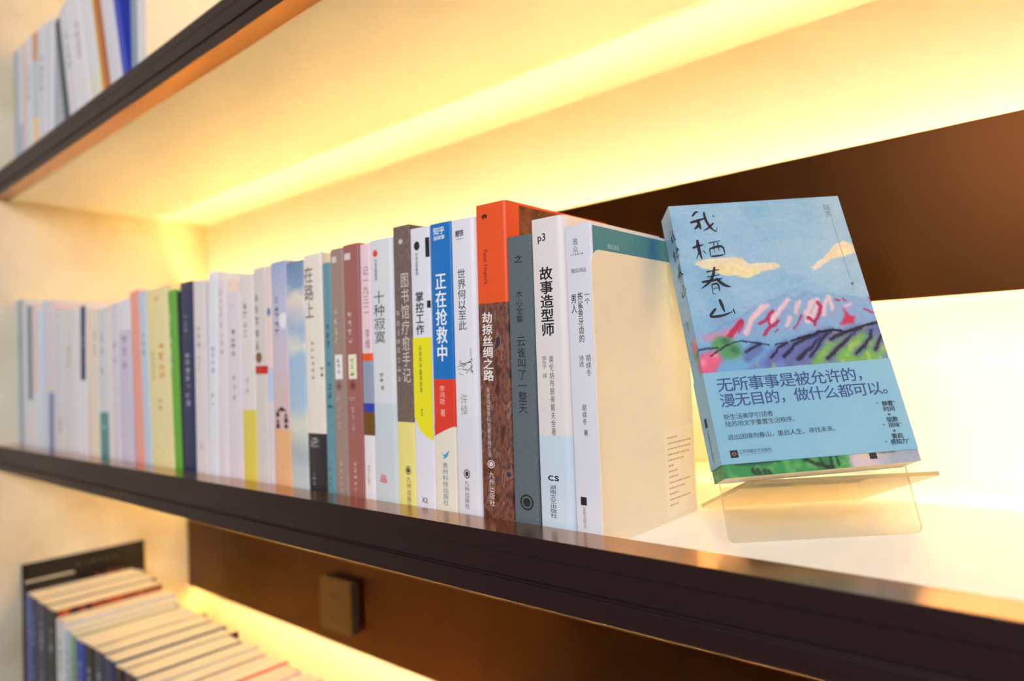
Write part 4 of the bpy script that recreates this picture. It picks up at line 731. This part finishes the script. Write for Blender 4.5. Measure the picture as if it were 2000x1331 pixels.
for i, (x, w_, h_, d_, c, lab) in enumerate(lower):
    tx = [('~4', h_-.03, h_-.09, .25, .65, (200, 200, 205) if sum(c) < 400 else (90, 90, 100), 'b'), ('~3', h_-.12, h_-.15, .3, .6, (170, 170, 178) if sum(c) < 400 else (120, 110, 110), '')]
    bk = make_book(lab, GLW, x, w_*.985, h_, 0, [(h_, c)], tx if w_ > .01 else [], z=ZL, depth=d_, seed=200+i, rr=.006 if w_ > .02 else .002, y=.397 if i else .396)
    if i == 5:
        o = box('patterned_cover', w_*.985/2, w_*.985/2+.0035, .004, d_-.002, 0, h_+.001, ramp_mat('orange_pattern', [(.4, (40, 14, 10)), (.5, (200, 84, 24)), (.6, (60, 20, 14)), (.7, (226, 120, 50))], nscale=90, scale=(1, 1, .6), detail=3), bk)
    if i in (10, 13):
        box('black_cover', w_*.985/2, w_*.985/2+.0020, .003, d_+.008, 0, h_+.0015, paint((24, 16, 12), .5, name='black_card'), bk)
    if i == 18:
        box('red_cover', w_*.985/2, w_*.985/2+.0035, .003, d_, 0, h_+.003, paint((226, 40, 16), .4, name='red_card'), bk)
    if i == 0:
        VF = lettering('~h6', .09, .17, .272, .281, 'h'); new_obj('lettering', [(w_/2+.0001, a, b_) for a, b_ in VF[0]], VF[1], paint((120, 96, 70), .6, name='ink'), bk)
        VF = lettering('~h5', .125, .185, .238, .254, 'hb'); new_obj('lettering', [(w_/2+.0001, a, b_) for a, b_ in VF[0]], VF[1], paint((190, 84, 34), .6, name='ink'), bk)

# ---------------------------------------------------------------- upper row of books
ZU = .3929
GU = 'books in the row on the upper shelf'
upper = [ # bottom x, width, height, lean, blocks, label
 (-1.5930, .020, .262, 0, [(.262, (160, 166, 182))], 'grey-blue book against the plaster wall, upper shelf'),
 (-1.5680, .026, .262, 0, [(.262, (200, 200, 210)), (.11, (160, 174, 200))], 'pale book with a blue-grey foot, upper shelf'),
 (-1.5430, .020, .260, 0, [(.260, (206, 182, 172))], 'thin beige-pink book, upper shelf'),
 (-1.5120, .038, .262, 0, [(.262, (204, 206, 216))], 'pale grey book between the beige-pink and the orange-topped ones, upper shelf'),
 (-1.4780, .024, .258, 0, [(.258, (196, 140, 100)), (.205, (170, 190, 196)), (.10, (224, 190, 130))], 'book with an orange head and tan foot, upper shelf'),
 (-1.4400, .044, .256, 1, [(.256, (200, 202, 214))], 'wide pale grey book left of the leaning charcoal one, upper shelf'),
 (-1.3980, .030, .250, 4, [(.250, (208, 208, 216)), (.03, (214, 90, 60)), (.02, (206, 206, 214))], 'pale book with a small red mark near its foot, upper shelf'),
 (-1.2960, .0215, .240, -13, [(.240, (40, 60, 76))], 'slim charcoal-blue book leaning left, upper shelf'),
 (-1.2580, .0460, .252, -13.5, [(.252, (206, 206, 214))], 'pale grey book leaning against the slim charcoal-blue one, upper shelf'),
 (-1.2080, .0450, .254, -13.5, [(.254, (216, 214, 220))], 'white book leaning in the middle of the three between charcoal-blue and mustard, upper shelf'),
 (-1.1590, .0440, .252, -14, [(.252, (212, 214, 220)), (.09, (214, 216, 196))], 'white book with a faint yellow foot leaning on its neighbours, upper shelf'),
 (-1.1290, .0090, .250, -14, [(.250, (206, 150, 40))], 'thin mustard book leaning left, upper shelf'),
 (-1.1130, .0190, .252, -14, [(.252, (172, 92, 44))], 'burnt orange book leaning left, upper shelf'),
 (-1.0790, .0430, .250, -14, [(.250, (206, 206, 216))], 'white book leaning between the burnt orange and the royal blue ones, upper shelf'),
 (-1.0455, .0180, .250, -14, [(.250, (40, 64, 176))], 'royal blue book leaning left, upper shelf'),
 (-1.0235, .0215, .252, 0, [(.252, (128, 148, 164))], 'upright slate-blue book beside the leaning royal blue one, upper shelf'),
 (-.9960, .0320, .254, 0, [(.254, (216, 212, 210))], 'upright white book at the right end of the upper row'),
]
for i, (x, w_, h_, ln, bl, lab) in enumerate(upper):
    make_book(lab, GU, x, w_*.97, h_, ln, bl, [('~4', h_-.05, h_-.12, .3, .7, (120, 120, 130), '')] if i in (3, 5, 8, 9) else [], z=ZU, depth=.15, seed=300+i)
